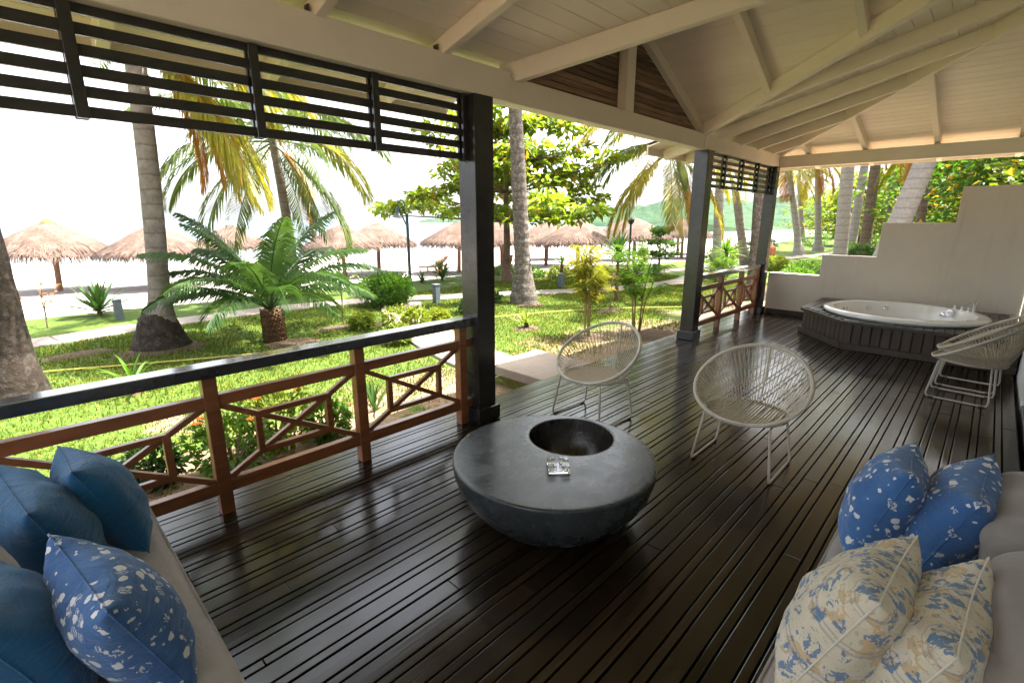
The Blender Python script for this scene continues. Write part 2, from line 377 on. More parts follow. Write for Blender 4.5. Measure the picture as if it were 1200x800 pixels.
# ------------------------------------------------------------------ terrain, sea, hills
ZL = -.35
def lawn_edge(x):                    # seaward edge of the lawn
    pts = [(-200, 14.9), (13, 14.9), (17, 13.2), (22, 12.2), (31, 11.2), (60, 16), (400, 60)]
    for (a, b), (c, d) in zip(pts, pts[1:]):
        if x <= c: return b + (d - b) * (x - a) / (c - a)
    return 60
def grid_mesh(name, xs, ys, zf, mat, yf=None, smooth=True):
    vs = []; fs = []; n = len(ys)
    for x in xs:
        for y in ys:
            yy = yf(x, y) if yf else y; vs.append((x, yy, zf(x, yy)))
    for i in range(len(xs) - 1):
        for j in range(n - 1): fs.append((i * n + j, (i + 1) * n + j, (i + 1) * n + j + 1, i * n + j + 1))
    m = MB(); m.v = vs; m.f = fs; me = m.mesh(name, mat, smooth=smooth, angle=80); return me
def axis(*segs):
    r = []
    for a, b, n in segs: r += list(np.linspace(a, b, n, endpoint=False))
    return r + [segs[-1][1]]
def lawn_z(x, y):
    z = ZL + .03 * nz((x, y, 0), .5) + .012 * nz((x, y, 0), 2.1)
    e = lawn_edge(x)
    if y > e - .15: z -= .16 * (y - e + .15)
    return z
struct('lawn', grid_mesh('lawn', axis((-120, -6, 12), (-6, 30, 100), (30, 90, 40), (90, 400, 10)),
                         [0, .1, .2, .3, .4, .5, .6, .7, .8, .9, .96, 1.0, 1.01, 1.03],
                         lambda x, y: lawn_z(x, y), 'lawn', yf=lambda x, t: -60 + (lawn_edge(x) + 60) * t if t <= .2 else (3.3 - .6 * (1 - (t - .2) / .8)) + (lawn_edge(x) - 3.3) * max(0, (t - .2) / .8)))
def beach_z(x, y):
    d = y - lawn_edge(x)
    z = -.78 - .022 * max(0, d) - .00035 * max(0, d) ** 2 + .04 * nz((x, y, 3), .35)
    return z
struct('beach', grid_mesh('beach', axis((-200, -5, 14), (-5, 60, 80), (60, 420, 24)), axis((-1.2, 6, 12), (6, 60, 40), (60, 110, 8)), beach_z, 'sand', yf=lambda x, t: lawn_edge(x) + t))
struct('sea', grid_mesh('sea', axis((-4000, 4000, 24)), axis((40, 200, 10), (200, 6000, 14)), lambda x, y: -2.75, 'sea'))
def hill_mesh(name, cx, cy, dx, dy, length, width, height, seed, nx=170, ny=34):
    d = Vector((dx, dy, 0)).normalized(); p = Vector((-d.y, d.x, 0)); vs = []; fs = []
    for i in range(nx):
        a = i / (nx - 1)
        for j in range(ny):
            b = j / (ny - 1)
            P = Vector((cx, cy, 0)) + d * (a - .5) * length + p * (b - .5) * width
            env = max(0, math.sin(math.pi * a)) ** .35 * max(0, math.sin(math.pi * b)) ** .7
            h = height * env * (.72 + .38 * nz(P, 5.0 / length * 2.2, seed) + .12 * nz(P, .03, seed)) + env * (2.2 * abs(nz(P, .11, seed)) + 1.6 * abs(nz(P, .3, seed)))
            vs.append((P.x, P.y, -3.2 + h))
    for i in range(nx - 1):
        for j in range(ny - 1): fs.append((i * ny + j, (i + 1) * ny + j, (i + 1) * ny + j + 1, i * ny + j + 1))
    m = MB(); m.v = vs; m.f = fs; return m.mesh(name, 'hill_wood')
struct('hills', hill_mesh('hills', 432, 146, 1, -1.03, 330, 110, 27, 2))
struct('hills', hill_mesh('hills', 585, 715, 1, -.8, 130, 60, 11, 5, 60, 14))
struct('hills', hill_mesh('hills', 330, 40, 1, -.25, 330, 70, 14, 8, 120, 24))

# ------------------------------------------------------------------ paths
def path_slabs(root_name, pts, width, z0, z1, step, mat, label=None):
    root = bpy.data.objects.new(root_name, None); col.objects.link(root); root['kind'] = 'structure'
    P = [Vector((x, y, 0)) for x, y in pts]
    # resample (Catmull-Rom)
    fine = []
    for i in range(len(P) - 1):
        a, b, c, d = P[max(i - 1, 0)], P[i], P[i + 1], P[min(i + 2, len(P) - 1)]
        for t in np.linspace(0, 1, 24, endpoint=False):
            fine.append(.5 * ((2 * b) + (c - a) * t + (2 * a - 5 * b + 4 * c - d) * t * t + (3 * b - a - 3 * c + d) * t ** 3))
    fine.append(P[-1]); out = [fine[0]]; acc = 0
    for a, b in zip(fine, fine[1:]):
        acc += (b - a).length
        if acc >= step: out.append(b); acc = 0
    for i in range(len(out) - 1):
        def side(k):
            t = (out[min(k + 1, len(out) - 1)] - out[max(k - 1, 0)]).normalized(); return Vector((-t.y, t.x, 0)) * (width / 2)
        a, b = out[i], out[i + 1]; d = (b - a).normalized() * .008; s0, s1 = side(i), side(i + 1)
        base = min(lawn_z(p.x, p.y) for p in (a, b)); top = max(lawn_z(p.x, p.y) for p in (a, b)) + z1
        up = Vector((0, 0, top)); dn = Vector((0, 0, base + z0)); q = [a + d + s0, b - d + s1, b - d - s1, a + d - s0]
        m = MB().prism([x + dn for x in q], [x + up for x in q])
        lpart(root, 'paving_slab', m, mat, bevel=.012, seg=1)
    return root
path_slabs('path', [(-8, 11.9), (-3, 11.8), (0, 11.75), (2.2, 12.2), (5, 12.2), (7.0, 11.6), (8.6, 10.75), (10.2, 9.9), (12, 8.8), (14, 8.1), (16.5, 7.7), (20, 8.3), (25, 9.0), (31, 8.3), (38, 7.4), (50, 7.0)], .8, -.1, .025, 1.3, 'paving')
path_slabs('path', [(12.6, 13.7), (15, 11.6), (18, 10.1), (22, 9.6), (27, 10)], .8, -.1, .02, 1.4, 'paving')
path_slabs('walkway', [(4.72, 4.62), (4.85, 5.6), (5.2, 7.0), (5.8, 8.7), (6.6, 10.2), (7.3, 11.1)], .95, -.1, .05, .9, 'step_stone')
# raised stone landing at the deck
t = thing('stone_landing', (4.75, 4.0, ZL), 'raised pale stone landing slab against the edge of the dark deck', 'landing')
part(t, 'slab', MB().box(4.24, 5.26, 3.42, 4.60, -.22, -.10), 'step_stone', bevel=.012)
part(t, 'mossy_base', MB().box(4.27, 5.23, 3.43, 4.57, -.5, -.22), 'moss_side')

# ------------------------------------------------------------------ deck
YD0, YD1, XD0, XD1 = -.44, 3.40, -2.4, 10.22
deck = bpy.data.objects.new('deck', None); col.objects.link(deck); deck['kind'] = 'structure'
y = YD1; k_ = 0
while y > YD0 + .03:
    w = .0868 if k_ % 2 == 0 else .0386
    y0 = max(YD0, y - w)
    cuts = [XD0]
    if k_ % 2 == 0: cuts += [random.uniform(0, 3.2) + 3.3 * j for j in range(random.choice((2, 3)))]
    else: cuts += [random.uniform(-1, 9)]
    cuts = sorted(c for c in cuts if c < XD1 - .5) + [XD1]
    for a, b in zip(cuts, cuts[1:]):
        dz = random.uniform(-.0015, .0015)
        me = MB().box(-(b - a) / 2 + .0015, (b - a) / 2 - .0015, -(y - y0) / 2, (y - y0) / 2, -.03, 0).mesh('board', 'deck_wood', bevel=.003, seg=2)
        link('board', me, deck, ((a + b) / 2, (y + y0) / 2, dz))
    y = y0 - .0088; k_ += 1
lpart(deck, 'substructure', MB().box(XD0 + .02, XD1 - .02, YD0 + .02, YD1 - .03, -.34, -.05), 'debris')
lpart(deck, 'fascia_board', MB().box(XD0, XD1, YD1 + .004, YD1 + .03, -.30, -.008), 'deck_wood', bevel=.003)

# ------------------------------------------------------------------ posts
def big_post(x, label, sx=.2, sy=.2):
    t = thing('post', (x, 3.12, 0), label, 'post', 'black timber posts carrying the veranda roof')
    part(t, 'shaft', MB().box(x - sx / 2, x + sx / 2, 3.12 - sy / 2, 3.12 + sy / 2, .0, 2.688), 'black_paint', bevel=.006)
    m = MB()
    part(t, 'plinth', MB().box(x - sx / 2 - .03, x + sx / 2 + .03, 3.12 - sy / 2 - .03, 3.12 + sy / 2 + .03, .002, .13), 'black_paint', bevel=.008)
big_post(2.80, 'black timber post between the railing with the long louvre and the open step', .20, .20)
big_post(7.08, 'black timber post between the open step and the short louvre screen', .20, .20)
big_post(10.06, 'black timber post at the corner beside the low end of the stepped wall', .16, .18)

# ------------------------------------------------------------------ railings
def railing(posts, xs, xe, label):
    Y = 3.14
    t = thing('railing', ((xs + xe) / 2, Y, 0), label, 'railing', 'veranda railings')
    part(t, 'handrail', MB().box(xs, xe, Y - .065, Y + .065, .875, .945), 'cap_paint', bevel=.008)
    allp = sorted(posts)
    for p in posts: part(t, 'post', MB().box(p - .038, p + .038, Y - .04, Y + .036, .0, .874), 'rail_wood', bevel=.005)
    ends = sorted(set([xs] + allp + [xe]))
    for a, b in zip(ends, ends[1:]):
        a2 = a + (.038 if a in allp else 0); b2 = b - (.038 if b in allp else 0)
        if b2 - a2 < .02: continue
        part(t, 'rail', MB().box(a2, b2, Y - .03, Y + .026, .69, .76), 'rail_wood', bevel=.004)
        part(t, 'rail', MB().box(a2, b2, Y - .03, Y + .026, .135, .215), 'rail_wood', bevel=.004)
        if b2 - a2 < .5: continue
        L = b2 - a2; z0, z1 = .215, .69
        i0, i1 = a2 + .235 * L, b2 - .235 * L
        zl, zh = z0 + .235 * (z1 - z0), z1 - .235 * (z1 - z0)
        part(t, 'brace', MB().bar((a2 - .005, Y + .002, z0 - .003), (b2 + .005, Y + .002, z1 + .003), .034, .034, (0, 1, 0)), 'rail_wood', bevel=.003)
        part(t, 'brace', MB().bar((a2 - .005, Y - .006, z1 + .003), (b2 + .005, Y - .006, z0 - .003), .034, .034, (0, 1, 0)), 'rail_wood', bevel=.003)
        for zz in (zl, zh): part(t, 'inner_rail', MB().bar((i0 - .018, Y - .001, zz), (i1 + .018, Y - .001, zz), .036, .036), 'rail_wood', bevel=.003)
        for xx in (i0, i1): part(t, 'baluster', MB().bar((xx, Y - .003, zl - .016), (xx, Y - .003, zh + .016), .038, .038, (0, 1, 0)), 'rail_wood', bevel=.003)
    return t
railing([-1.18, -.24, .70, 1.64, 2.60], -2.3, 2.70, 'brown cross braced railing with black handrail beside the left sofa with teal cushions')
railing([7.27, 8.19, 9.11, 9.90], 7.18, 9.98, 'brown cross braced railing under the short louvre near the hot tub')

# ------------------------------------------------------------------ louvre screens
def louvre(xs, xe, mull, label, mw=.05, mat='black_paint'):
    Y = 3.13
    t = thing('louvre_screen', ((xs + xe) / 2, Y, 2.2), label, 'louvre screen', 'louvre screens hanging below the eaves beam')
    for k in range(6):
        z = 2.212 + .0875 * k
        part(t, 'slat', MB().box(xs, xe, Y - .012, Y + .014, z, z + .05), mat, bevel=.003, seg=1)
    for x in mull:
        part(t, 'mullion', MB().box(x - mw / 2, x + mw / 2, Y - .04, Y - .013, 2.205, 2.687), mat, bevel=.003, seg=1)
        part(t, 'mullion', MB().box(x - mw / 2, x + mw / 2, Y + .015, Y + .04, 2.205, 2.687), mat, bevel=.003, seg=1)
    return t
louvre(-2.3, 2.698, [-2.0, -1.18, -.4, .37, 1.15, 1.90, 2.672], 'long black slatted louvre screen below the beam above the railing by the sofa')
louvre(7.182, 9.978, [7.206, 7.83, 8.53, 9.25, 9.945], 'short black slatted louvre screen between two posts near the hot tub')

# ------------------------------------------------------------------ beams and roof
def beam(x0, x1, y0, y1, z0, z1, label):
    o = link('beam', MB().box(-(x1 - x0) / 2, (x1 - x0) / 2, -(y1 - y0) / 2, (y1 - y0) / 2, -(z1 - z0) / 2, (z1 - z0) / 2).mesh('beam', 'white_paint', bevel=.007), None, ((x0 + x1) / 2, (y0 + y1) / 2, (z0 + z1) / 2))
    return tag(o, label, 'beam', 'painted eaves beams')
beam(-2.6, 3.12, 3.045, 3.225, 2.69, 2.915, 'cream painted eaves beam above the long louvre screen')
beam(3.122, 6.94, 3.065, 3.205, 2.69, 2.89, 'cream painted beam at the foot of the brown gable boards')
beam(6.942, 10.14, 3.055, 3.215, 2.69, 2.895, 'cream painted eaves beam above the short louvre screen')
beam(10.142, 10.30, -.42, 3.215, 2.67, 2.87, 'cream painted end beam above the stepped wall')
M_, MG = .25, .46
XL, XR, XC, XH, YE = 3.20, 6.95, 5.075, 10.22, 3.14
AV = M_ / MG
ZP = 2.995                                   # underside of boards over the beam
OV = .80
roof = thing('veranda_roof', (5, 1.5, 2.9), 'cream painted timber roof with rafters and planked ceiling over the veranda', 'roof')
def plank(c4, name='ceiling_plank'):          # four bottom corners (x,y,z), thickness up
    up = Vector((0, 0, .022)); q = [Vector(p) for p in c4]
    part(roof, name, MB().prism(q, [p + up for p in q]), 'ceiling_paint', bevel=.003, seg=1)
PW, GAP = .138, .0035
zm = lambda y: ZP + M_ * (YE - y)
y = YE + OV; 
while y > -.40:
    y1 = max(-.43, y - PW); a, b = y - GAP / 2, y1 + GAP / 2
    xl = lambda q: XL + AV * (YE - q) if q < YE else XL
    xr = lambda q: XR - AV * (YE - q) if q < YE else XR
    xh = lambda q: XH - (YE - q)
    if xl(b) < xr(b) + .4: plank([(-2.9, a, zm(a)), (xl(a), a, zm(a)), (xl(b), b, zm(b)), (-2.9, b, zm(b))])
    if xh(b) > xr(b): plank([(xr(a), a, zm(a)), (xh(a), a, zm(a)), (xh(b), b, zm(b)), (xr(b), b, zm(b))])
    y = y1
OG = .55
zg = lambda x: ZP + MG * (XC - XL - abs(x - XC))
for s in (-1, 1):
    d = 0.0
    while d < XC - XL - .001:
        d2 = min(XC - XL, d + PW); xa, xb = XC + s * (d + GAP / 2), XC + s * (d2 - GAP / 2)
        yv = lambda x: YE - (XC - XL - abs(x - XC)) / AV
        plank([(xa, max(-.43, yv(xa)), zg(xa)), (xb, max(-.43, yv(xb)), zg(xb)), (xb, YE + OG, zg(xb)), (xa, YE + OG, zg(xa))])
        d = d2
zh_ = lambda x: ZP + M_ * (XH - x)
x = XH + OV
while x > 6.75:
    x1 = x - PW; a, b = x - GAP / 2, x1 + GAP / 2
    plank([(a, -.43, zh_(a)), (a, YE + a - XH, zh_(a)), (b, YE + b - XH, zh_(b)), (b, -.43, zh_(b))])
    x = x1
# roof covering above the boards
m = MB(); e = .05
m.add([(-2.95, YE + OV + .05, zm(YE + OV) + e), (XL, YE + OV + .05, zm(YE + OV) + e), (XL, YE, ZP + e), (XC, YE - (XC - XL) / AV, zg(XC) + e), (XC, YE + OG + .05, zg(XC) + e),
       (-2.95, -.8, zm(-.8) + e), (XC, -.8, zm(-.8) + e), (XR, YE, ZP + e), (XR, YE + OV + .05, zm(YE + OV) + e), (XH + OV + .05, YE + OV + .05, zm(YE + OV) + e),
       (XH - (YE + .8), -.8, zm(-.8) + e), (XH + OV + .05, -.8, zh_(XH + OV) + e), (XL, YE + OG + .05, ZP + e), (XR, YE + OG + .05, ZP + e)],
      [(0, 1, 2, 5), (2, 3, 6, 5), (2, 12, 4, 3), (3, 4, 13, 7), (3, 7, 10, 6), (7, 8, 9, 10), (9, 11, 10)])
part(roof, 'roof_covering', m, 'gable_wood')
RW, RD = .07, .115
def rafter(a, b, w=RW, d=RD, name='rafter'):
    part(roof, name, MB().bar(a, b, w, d), 'white_paint', bevel=.005, seg=1)
hd = RD / 2 + .004
for x in (-2.2, -1.26, -.33, .60, 1.53, 2.46):
    rafter((x, YE + OV - .02, zm(YE + OV - .02) - hd), (x, -.42, zm(-.42) - hd))
for x in (6.62,):
    ys_ = YE - (XR - x) / AV; rafter((x, ys_, zm(ys_) - .075), (x, YE - (XH - x), zm(YE - (XH - x)) - .075), RW, .145)
for x in (7.45, 8.2, 8.95, 9.7):
    rafter((x, YE + OV - .02, zm(YE + OV - .02) - .075), (x, YE - (XH - x), zm(YE - (XH - x)) - .075), RW, .145)
for yy in (YE, 2.15, 1.2, .25):
    for s in (-1, 1):
        reach = min(XC - XL, (YE - yy) * AV) if yy < YE else 0
        x0 = XC + s * (XC - XL - reach)
        if abs(x0 - XC) < .15: continue
        rafter((x0, yy - .02, zg(x0) - hd), (XC + s * .03, yy - .02, zg(XC - .03) - hd), .075)
for s in (-1, 1):                              # barge rafters
    rafter((XC + s * (XC - XL), YE + OG - .05, zg(XL) - hd), (XC + s * .03, YE + OG - .05, zg(XC - .03) - hd))
tv = 3.40
rafter((XL - .03, YE + .05, ZP - .085), (XL + AV * tv, YE - tv, ZP + M_ * tv - .085), .085, .15, 'valley_beam')
rafter((XR + .03, YE + .05, ZP - .085), (XR - AV * tv, YE - tv, ZP + M_ * tv - .085), .085, .15, 'valley_beam')
rafter((XC, YE + OG, zg(XC) - .09), (XC, -.40, zg(XC) - .09), .08, .17, 'ridge_beam')
rafter((XH + OV - .05, YE + OV - .05, ZP - M_ * (OV - .05) - .080), (XH - 3.5, YE - 3.5, ZP + M_ * 3.5 - .080), .05, .155, 'hip_rafter')
for yy in (2.62, 1.79, .88, -.03):
    rafter((XH + OV - .02, yy, zh_(XH + OV - .02) - hd), (XH - (YE - yy) + .03, yy, zh_(XH - (YE - yy) + .03) - hd))
part(roof, 'king_post', MB().box(4.92, 5.08, 3.075, 3.19, 2.892, zg(XC) - .16), 'white_paint', bevel=.006)
for a, b, c, d in ((-2.95, XL - .02, YE + OV - .005, YE + OV + .02), (XR + .02, XH + OV, YE + OV - .005, YE + OV + .02), (XH + OV - .01, XH + OV + .015, -.42, YE + OV - .01)):
    z = zm(YE + OV); part(roof, 'fascia', MB().box(a, b, c, d, z - .10, z + .04), 'white_paint', bevel=.004)
for x in (-1.26, -.33, .60, 1.53, 2.46):       # small bracket plates on the beam
    part(roof, 'bracket', MB().box(x - .055, x - .050, 3.07, 3.12, 2.916, 2.962), 'debris')
# gable boards
gb = thing('gable_infill', (XC, 3.20, 2.9), 'weathered brown horizontal boards filling the gable triangle above the beam', 'gable')
z = 2.893
while z < zg(XC) - .12:
    z1 = z + .058
    def xe(zz): return XC - XL - max(0, (zz - ZP + .02)) / MG
    wb, wt = xe(z), xe(z1 - .004)
    if wt < .05: break
    for s, c in ((-1, 4.95), (1, 5.05)):
        xa, xb = XC + s * wb, XC + s * wt
        if (xb - c) * s < .03: continue
        q = [(c, 3.200, z), (xa, 3.200, z), (xb, 3.206, z1 - .004), (c, 3.206, z1 - .004)]
        part(gb, 'board', MB().prism([Vector(p) for p in q], [Vector(p) + Vector((0, .016, 0)) for p in q]), 'gable_wood', bevel=.003, seg=1)
    z = z1
part(gb, 'backing', MB().add([(XL + .1, 3.235, 2.9), (XR - .1, 3.235, 2.9), (XC, 3.235, zg(XC) - .05)], [(0, 1, 2)]), 'debris')

# ------------------------------------------------------------------ walls
sw = thing('stepped_wall', (10.26, 1.4, 0), 'grey beige plastered garden wall stepping up behind the hot tub', 'wall')
steps = [(3.03, 2.18, .775), (2.18, 1.385, 1.15), (1.385, .475, 1.71), (.475, -.44, 2.24)]
prof = [(3.03, -.3)]
for a, b, z in steps: prof += [(a, z), (b, z)]
prof += [(-.44, -.3)]
m = MB(); n = len(prof); X0, X1 = 10.225, 10.40
m.prism([(X0, p[0], p[1]) for p in prof], [(X1, p[0], p[1]) for p in prof])
part(sw, 'wall_body', m, 'wall_plaster', bevel=.008)
part(sw, 'skirting', MB().box(10.20, 10.223, 2.06, 3.0, .002, .09), 'tub_wood', bevel=.003)
hw = thing('house_wall', (6, -.6, 0), 'pale plastered house wall along the back of the veranda', 'wall')
YW = -.445
def wallbox(x0, x1, z0, z1, y0=YW - .25): part(hw, 'wall_panel', MB().box(x0, x1, y0, YW, z0, z1), 'house_plaster', bevel=.006)
wallbox(6.62, 10.22, -.3, 4.2); wallbox(-2.6, 3.3, -.3, 4.2); wallbox(3.302, 6.618, 2.35, 4.2)
part(hw, 'door_sill', MB().box(3.302, 6.618, -.70, YW - .004, -.3, .012), 'tile_grey', bevel=.004)
for i in range(3):
    x0 = 3.32 + i * 1.1
    for q in ((x0, x0 + .06, .03, 2.34), (x0 + 1.03, x0 + 1.09, .03, 2.34)):
        part(hw, 'door_frame', MB().box(q[0], q[1], -.64, -.60, q[2], q[3]), 'white_paint', bevel=.003)
    for q in ((.03, .09), (2.28, 2.34)): part(hw, 'door_frame', MB().box(x0 + .062, x0 + 1.028, -.64, -.60, q[0], q[1]), 'white_paint', bevel=.003)
    part(hw, 'door_pane', MB().box(x0 + .062, x0 + 1.028, -.625, -.615, .092, 2.278), 'glass_dark')

# ------------------------------------------------------------------ hot tub
tp = thing('tub_platform', (9, .8, 0), 'dark timber platform with slatted sides round the white hot tub', 'platform')
poly = [(10.20, 2.05), (8.80, 2.05), (7.97, 1.32), (7.97, -.43), (10.20, -.43)]
TZ = .40
def inset(P, d):
    c = Vector((9.2, .8)); return [tuple(Vector(p) + (c - Vector(p)).normalized() * d) for p in P]
pass
edges = [(poly[0], poly[1]), (poly[1], poly[2]), (poly[2], poly[3])]
for a, b in edges:
    a = Vector((*a, 0)); b = Vector((*b, 0)); L = (b - a).length; d = (b - a) / L; nn = Vector((d.y, -d.x, 0))
    if nn.dot(Vector((9.2, .8, 0)) - a) > 0: nn = -nn
    n = max(3, int(L / .105)); w = L / n
    for i in range(n):
        p = a + d * (w * (i + .5)) - nn * .03
        q0 = p - d * (w / 2 - .006); q1 = p + d * (w / 2 - .006)
        part(tp, 'side_slat', MB().prism([q0 - nn * .02 + Vector((0, 0, .07)), q1 - nn * .02 + Vector((0, 0, .07)), q1 + Vector((0, 0, .07)), q0 + Vector((0, 0, .07))],
                                         [q0 - nn * .02 + Vector((0, 0, .35)), q1 - nn * .02 + Vector((0, 0, .35)), q1 + Vector((0, 0, .35)), q0 + Vector((0, 0, .35))]), 'tub_wood', bevel=.004, seg=1)
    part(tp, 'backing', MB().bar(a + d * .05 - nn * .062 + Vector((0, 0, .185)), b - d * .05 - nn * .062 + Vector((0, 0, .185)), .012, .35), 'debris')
    part(tp, 'skirting', MB().bar(a + d * .0 + Vector((0, 0, .045)) + nn * .0, b - d * .0 + Vector((0, 0, .045)), .03, .085), 'tub_wood', bevel=.004)
    part(tp, 'top_edge', MB().bar(a + Vector((0, 0, TZ - .026)) - nn * .0, b + Vector((0, 0, TZ - .026)), .03, .045), 'tub_deck_wood', bevel=.004)
# deck boards of the platform top around the tub hole
TC = Vector((9.03, .82)); TRX, TRY = .93, .96
def poly_x(y):                                # left (front) x of platform outline at y
    return 7.99 if y <= 1.32 else 7.99 + (y - 1.32) * (8.82 - 7.99) / .73
y = 2.03
while y > -.40:
    y0 = max(-.42, y - .092); yc = (y + y0) / 2; xa = max(poly_x(y), poly_x(y0)); segs = [(xa, 10.19)]
    dy = min(abs(y - TC.y), abs(y0 - TC.y)) if (y - TC.y) * (y0 - TC.y) > 0 else 0
    if dy < TRY - .03:
        h = (TRX - .03) * math.sqrt(max(0, 1 - (dy / (TRY - .03)) ** 2)); segs = [(xa, TC.x - h), (TC.x + h, 10.19)]
    for a, b in segs:
        if b - a > .03: part(tp, 'top_board', MB().box(a, b, y0, y, TZ - .03, TZ), 'tub_deck_wood', bevel=.003, seg=1)
    y = y0 - .006
tub = thing('hot_tub', (TC.x, TC.y, TZ), 'round white acrylic hot tub sunk in the dark timber platform', 'hot tub')
prof = [(.86, -.04), (.94, -.005), (.985, .012), (1.0, .035), (.992, .062), (.96, .078), (.90, .082), (.86, .070), (.835, .03), (.81, -.05), (.77, -.16), (.72, -.27), (.60, -.33), (.3, -.345), (.02, -.345)]
lpart(tub, 'shell', MB().lathe([(r * .95, z) for r, z in prof], 72, sx=.98, sy=1.02, caps=False), 'acrylic', smooth=True)
for a, z in ((20, -.02), (38, -.03), (70, -.03), (95, -.03), (150, -.03), (255, -.03), (285, -.03), (325, -.02)):
    rr = .79; p = Vector((rr * .93 * math.cos(R(a)), rr * .97 * math.sin(R(a)), z)); inw = Vector((-math.cos(R(a)), -math.sin(R(a)), .1))
    lpart(tub, 'jet', MB().tube([p - inw * .03, p + inw * .012, p + inw * .02], [.035, .035, .018], 14), 'chrome', smooth=True)
p = Vector((.55, -.53, .02)); inw = Vector((-.7, .6, .15)).normalized()
lpart(tub, 'overflow', MB().tube([p, p + inw * .03], [.055, .05], 18), 'chrome', smooth=True)
for i, a in enumerate((-52, -45, -38)):
    q = Vector((.93 * .94 * math.cos(R(a)), .97 * .93 * math.sin(R(a)), .078))
    lpart(tub, 'tap', MB().lathe([(.022, 0), (.022, .03), (.03, .035), (.03, .05), (.01, .055)], 12, q), 'chrome', smooth=True)
q = Vector((.93 * .94 * math.cos(R(-58)), .97 * .93 * math.sin(R(-58)), .078)); iw = Vector((-math.cos(R(-58)), -math.sin(R(-58)), 0))
lpart(tub, 'spout', MB().tube([q, q + Vector((0, 0, .09)), q + Vector((0, 0, .13)) + iw * .02, q + Vector((0, 0, .14)) + iw * .07, q + Vector((0, 0, .115)) + iw * .11], [.022, .018, .017, .016, .014], 10), 'chrome', smooth=True)
lpart(tub, 'tap', MB().tube([q + Vector((0, 0, .10)), q + Vector((.02, -.02, .19))], [.02, .008], 8), 'chrome', smooth=True)

# ------------------------------------------------------------------ round cord chairs (front = +x in local space)
def make_chair(label):
    t = thing('cord_chair', (0, 0, 0), label, 'chair', 'round woven cord chairs')
    SR, HC = (.285, .27), Vector((-.055, 0, .60))
    va, vb = Vector((.325, 0, -.215)), Vector((0, .385, 0))
    seat = lambda a: Vector((.0 + SR[0] * math.cos(a), SR[1] * math.sin(a), .385 + .012 * math.cos(a)))
    hoop = lambda a: HC + va * math.cos(a) + vb * math.sin(a) + Vector((-.05, 0, .02)) * (math.sin(a) ** 2) * -.6
    N = 48
    lpart(t, 'hoop', MB().tube([hoop(2 * math.pi * i / N) for i in range(N)], .0145, 8, True), 'chair_frame', smooth=True)
    lpart(t, 'seat_ring', MB().tube([seat(2 * math.pi * i / N) for i in range(N)], .010, 6, True), 'chair_frame', smooth=True)
    m = MB()                                     # seat cords, front to back
    n = 25
    for i in range(n):
        yy = -SR[1] * .97 + 2 * SR[1] * .97 * i / (n - 1); h = SR[0] * math.sqrt(max(0, 1 - (yy / SR[1]) ** 2))
        pts = [Vector((h, yy, .392)), Vector((0, yy, .378 - .010 * (1 - (yy / SR[1]) ** 2))), Vector((-h, yy, .384))]
        m.tube(pts, .0072, 6)
    lpart(t, 'seat_cords', m, 'chair_seat_cord', smooth=True)
    m = MB(); n = 108                             # back cords, seat ring up to the hoop
    for i in range(n):
        f = i / (n - 1) * 2 - 1
        a = math.pi + f * R(100); b = math.pi + f * R(138) + (R(5) if i % 2 else -R(5))
        p, q = seat(a), hoop(b)
        mid = (p + q) / 2 + Vector((-.02, 0, -.012)) * (1 - f * f)
        m.tube([p, mid, q], .0026, 4)
    lpart(t, 'back_cords', m, 'chair_cord', smooth=True)
    for s in (-1, 1):
        pts = [(.20, .225 * s, .378), (.245, .268 * s, .05), (.24, .271 * s, .018), (.215, .272 * s, .0095), (-.19, .272 * s, .0095), (-.215, .271 * s, .018), (-.222, .268 * s, .05), (-.19, .22 * s, .375)]
        leg = lpart(t, 'leg', MB().tube(pts, .0085, 8), 'chair_frame', smooth=True)
        for x in (.2, -.18): lpart(leg, 'foot_cap', MB().box(x - .02, x + .02, .272 * s - .012, .272 * s + .012, .0005, .013), 'debris')
    lpart(t, 'back_strut', MB().tube([seat(math.pi), (seat(math.pi) + hoop(math.pi)) / 2 + Vector((-.03, 0, -.02)), hoop(math.pi)], .007, 6), 'chair_frame', smooth=True)
    return t
c0 = make_chair('beige cord chair on the deck in front of the stone landing, beside the open step')
def place(o, loc, rz, label=None, tilt=0):
    o.location = loc; o.rotation_euler = (0, tilt, rz)
    if label: o['label'] = label
place(c0, (3.54, 2.40, .002), R(176))
place(copy_tree(c0), (3.60, 1.10, .002), R(180), 'beige cord chair on the open deck between the round table and the hot tub')
place(copy_tree(c0), (6.60, -.01, .002), R(86), 'lower of two beige cord chairs stacked against the house wall')
place(copy_tree(c0), (6.66, -.035, .083), R(86), 'upper of two beige cord chairs stacked against the house wall')

# ------------------------------------------------------------------ table and ashtray
tb = thing('coffee_table', (2.105, 1.695, 0), 'round dark grey stone coffee table with a sunken bowl on the deck', 'coffee table')
TR, TH = .605, .39
HCx, HCy, HR = .272, .075, .278
N = 96; m = MB()
outer = [(.33, 0), (.36, .012), (.42, .05), (.485, .11), (.54, .18), (.578, .25), (.597, .31), (.6035, .35), (TR, .372), (.6045, .381), (.6015, .387), (.597, .3895), (.592, TH), (.575, TH)]
for i, (r, z) in enumerate(outer):
    for j in range(N): a = 2 * math.pi * j / N; m.v.append((r * math.cos(a), r * math.sin(a), z))
for i in range(len(outer) - 1):
    for j in range(N): j2 = (j + 1) % N; m.f.append((i * N + j, i * N + j2, (i + 1) * N + j2, (i + 1) * N + j))
b0 = (len(outer) - 1) * N; b1 = len(m.v)
for rr, zz in ((HR + .02, TH), (HR, TH), (HR - .006, TH - .004)):
    for j in range(N): a = 2 * math.pi * j / N; m.v.append((HCx + rr * math.cos(a), HCy + rr * math.sin(a), zz))
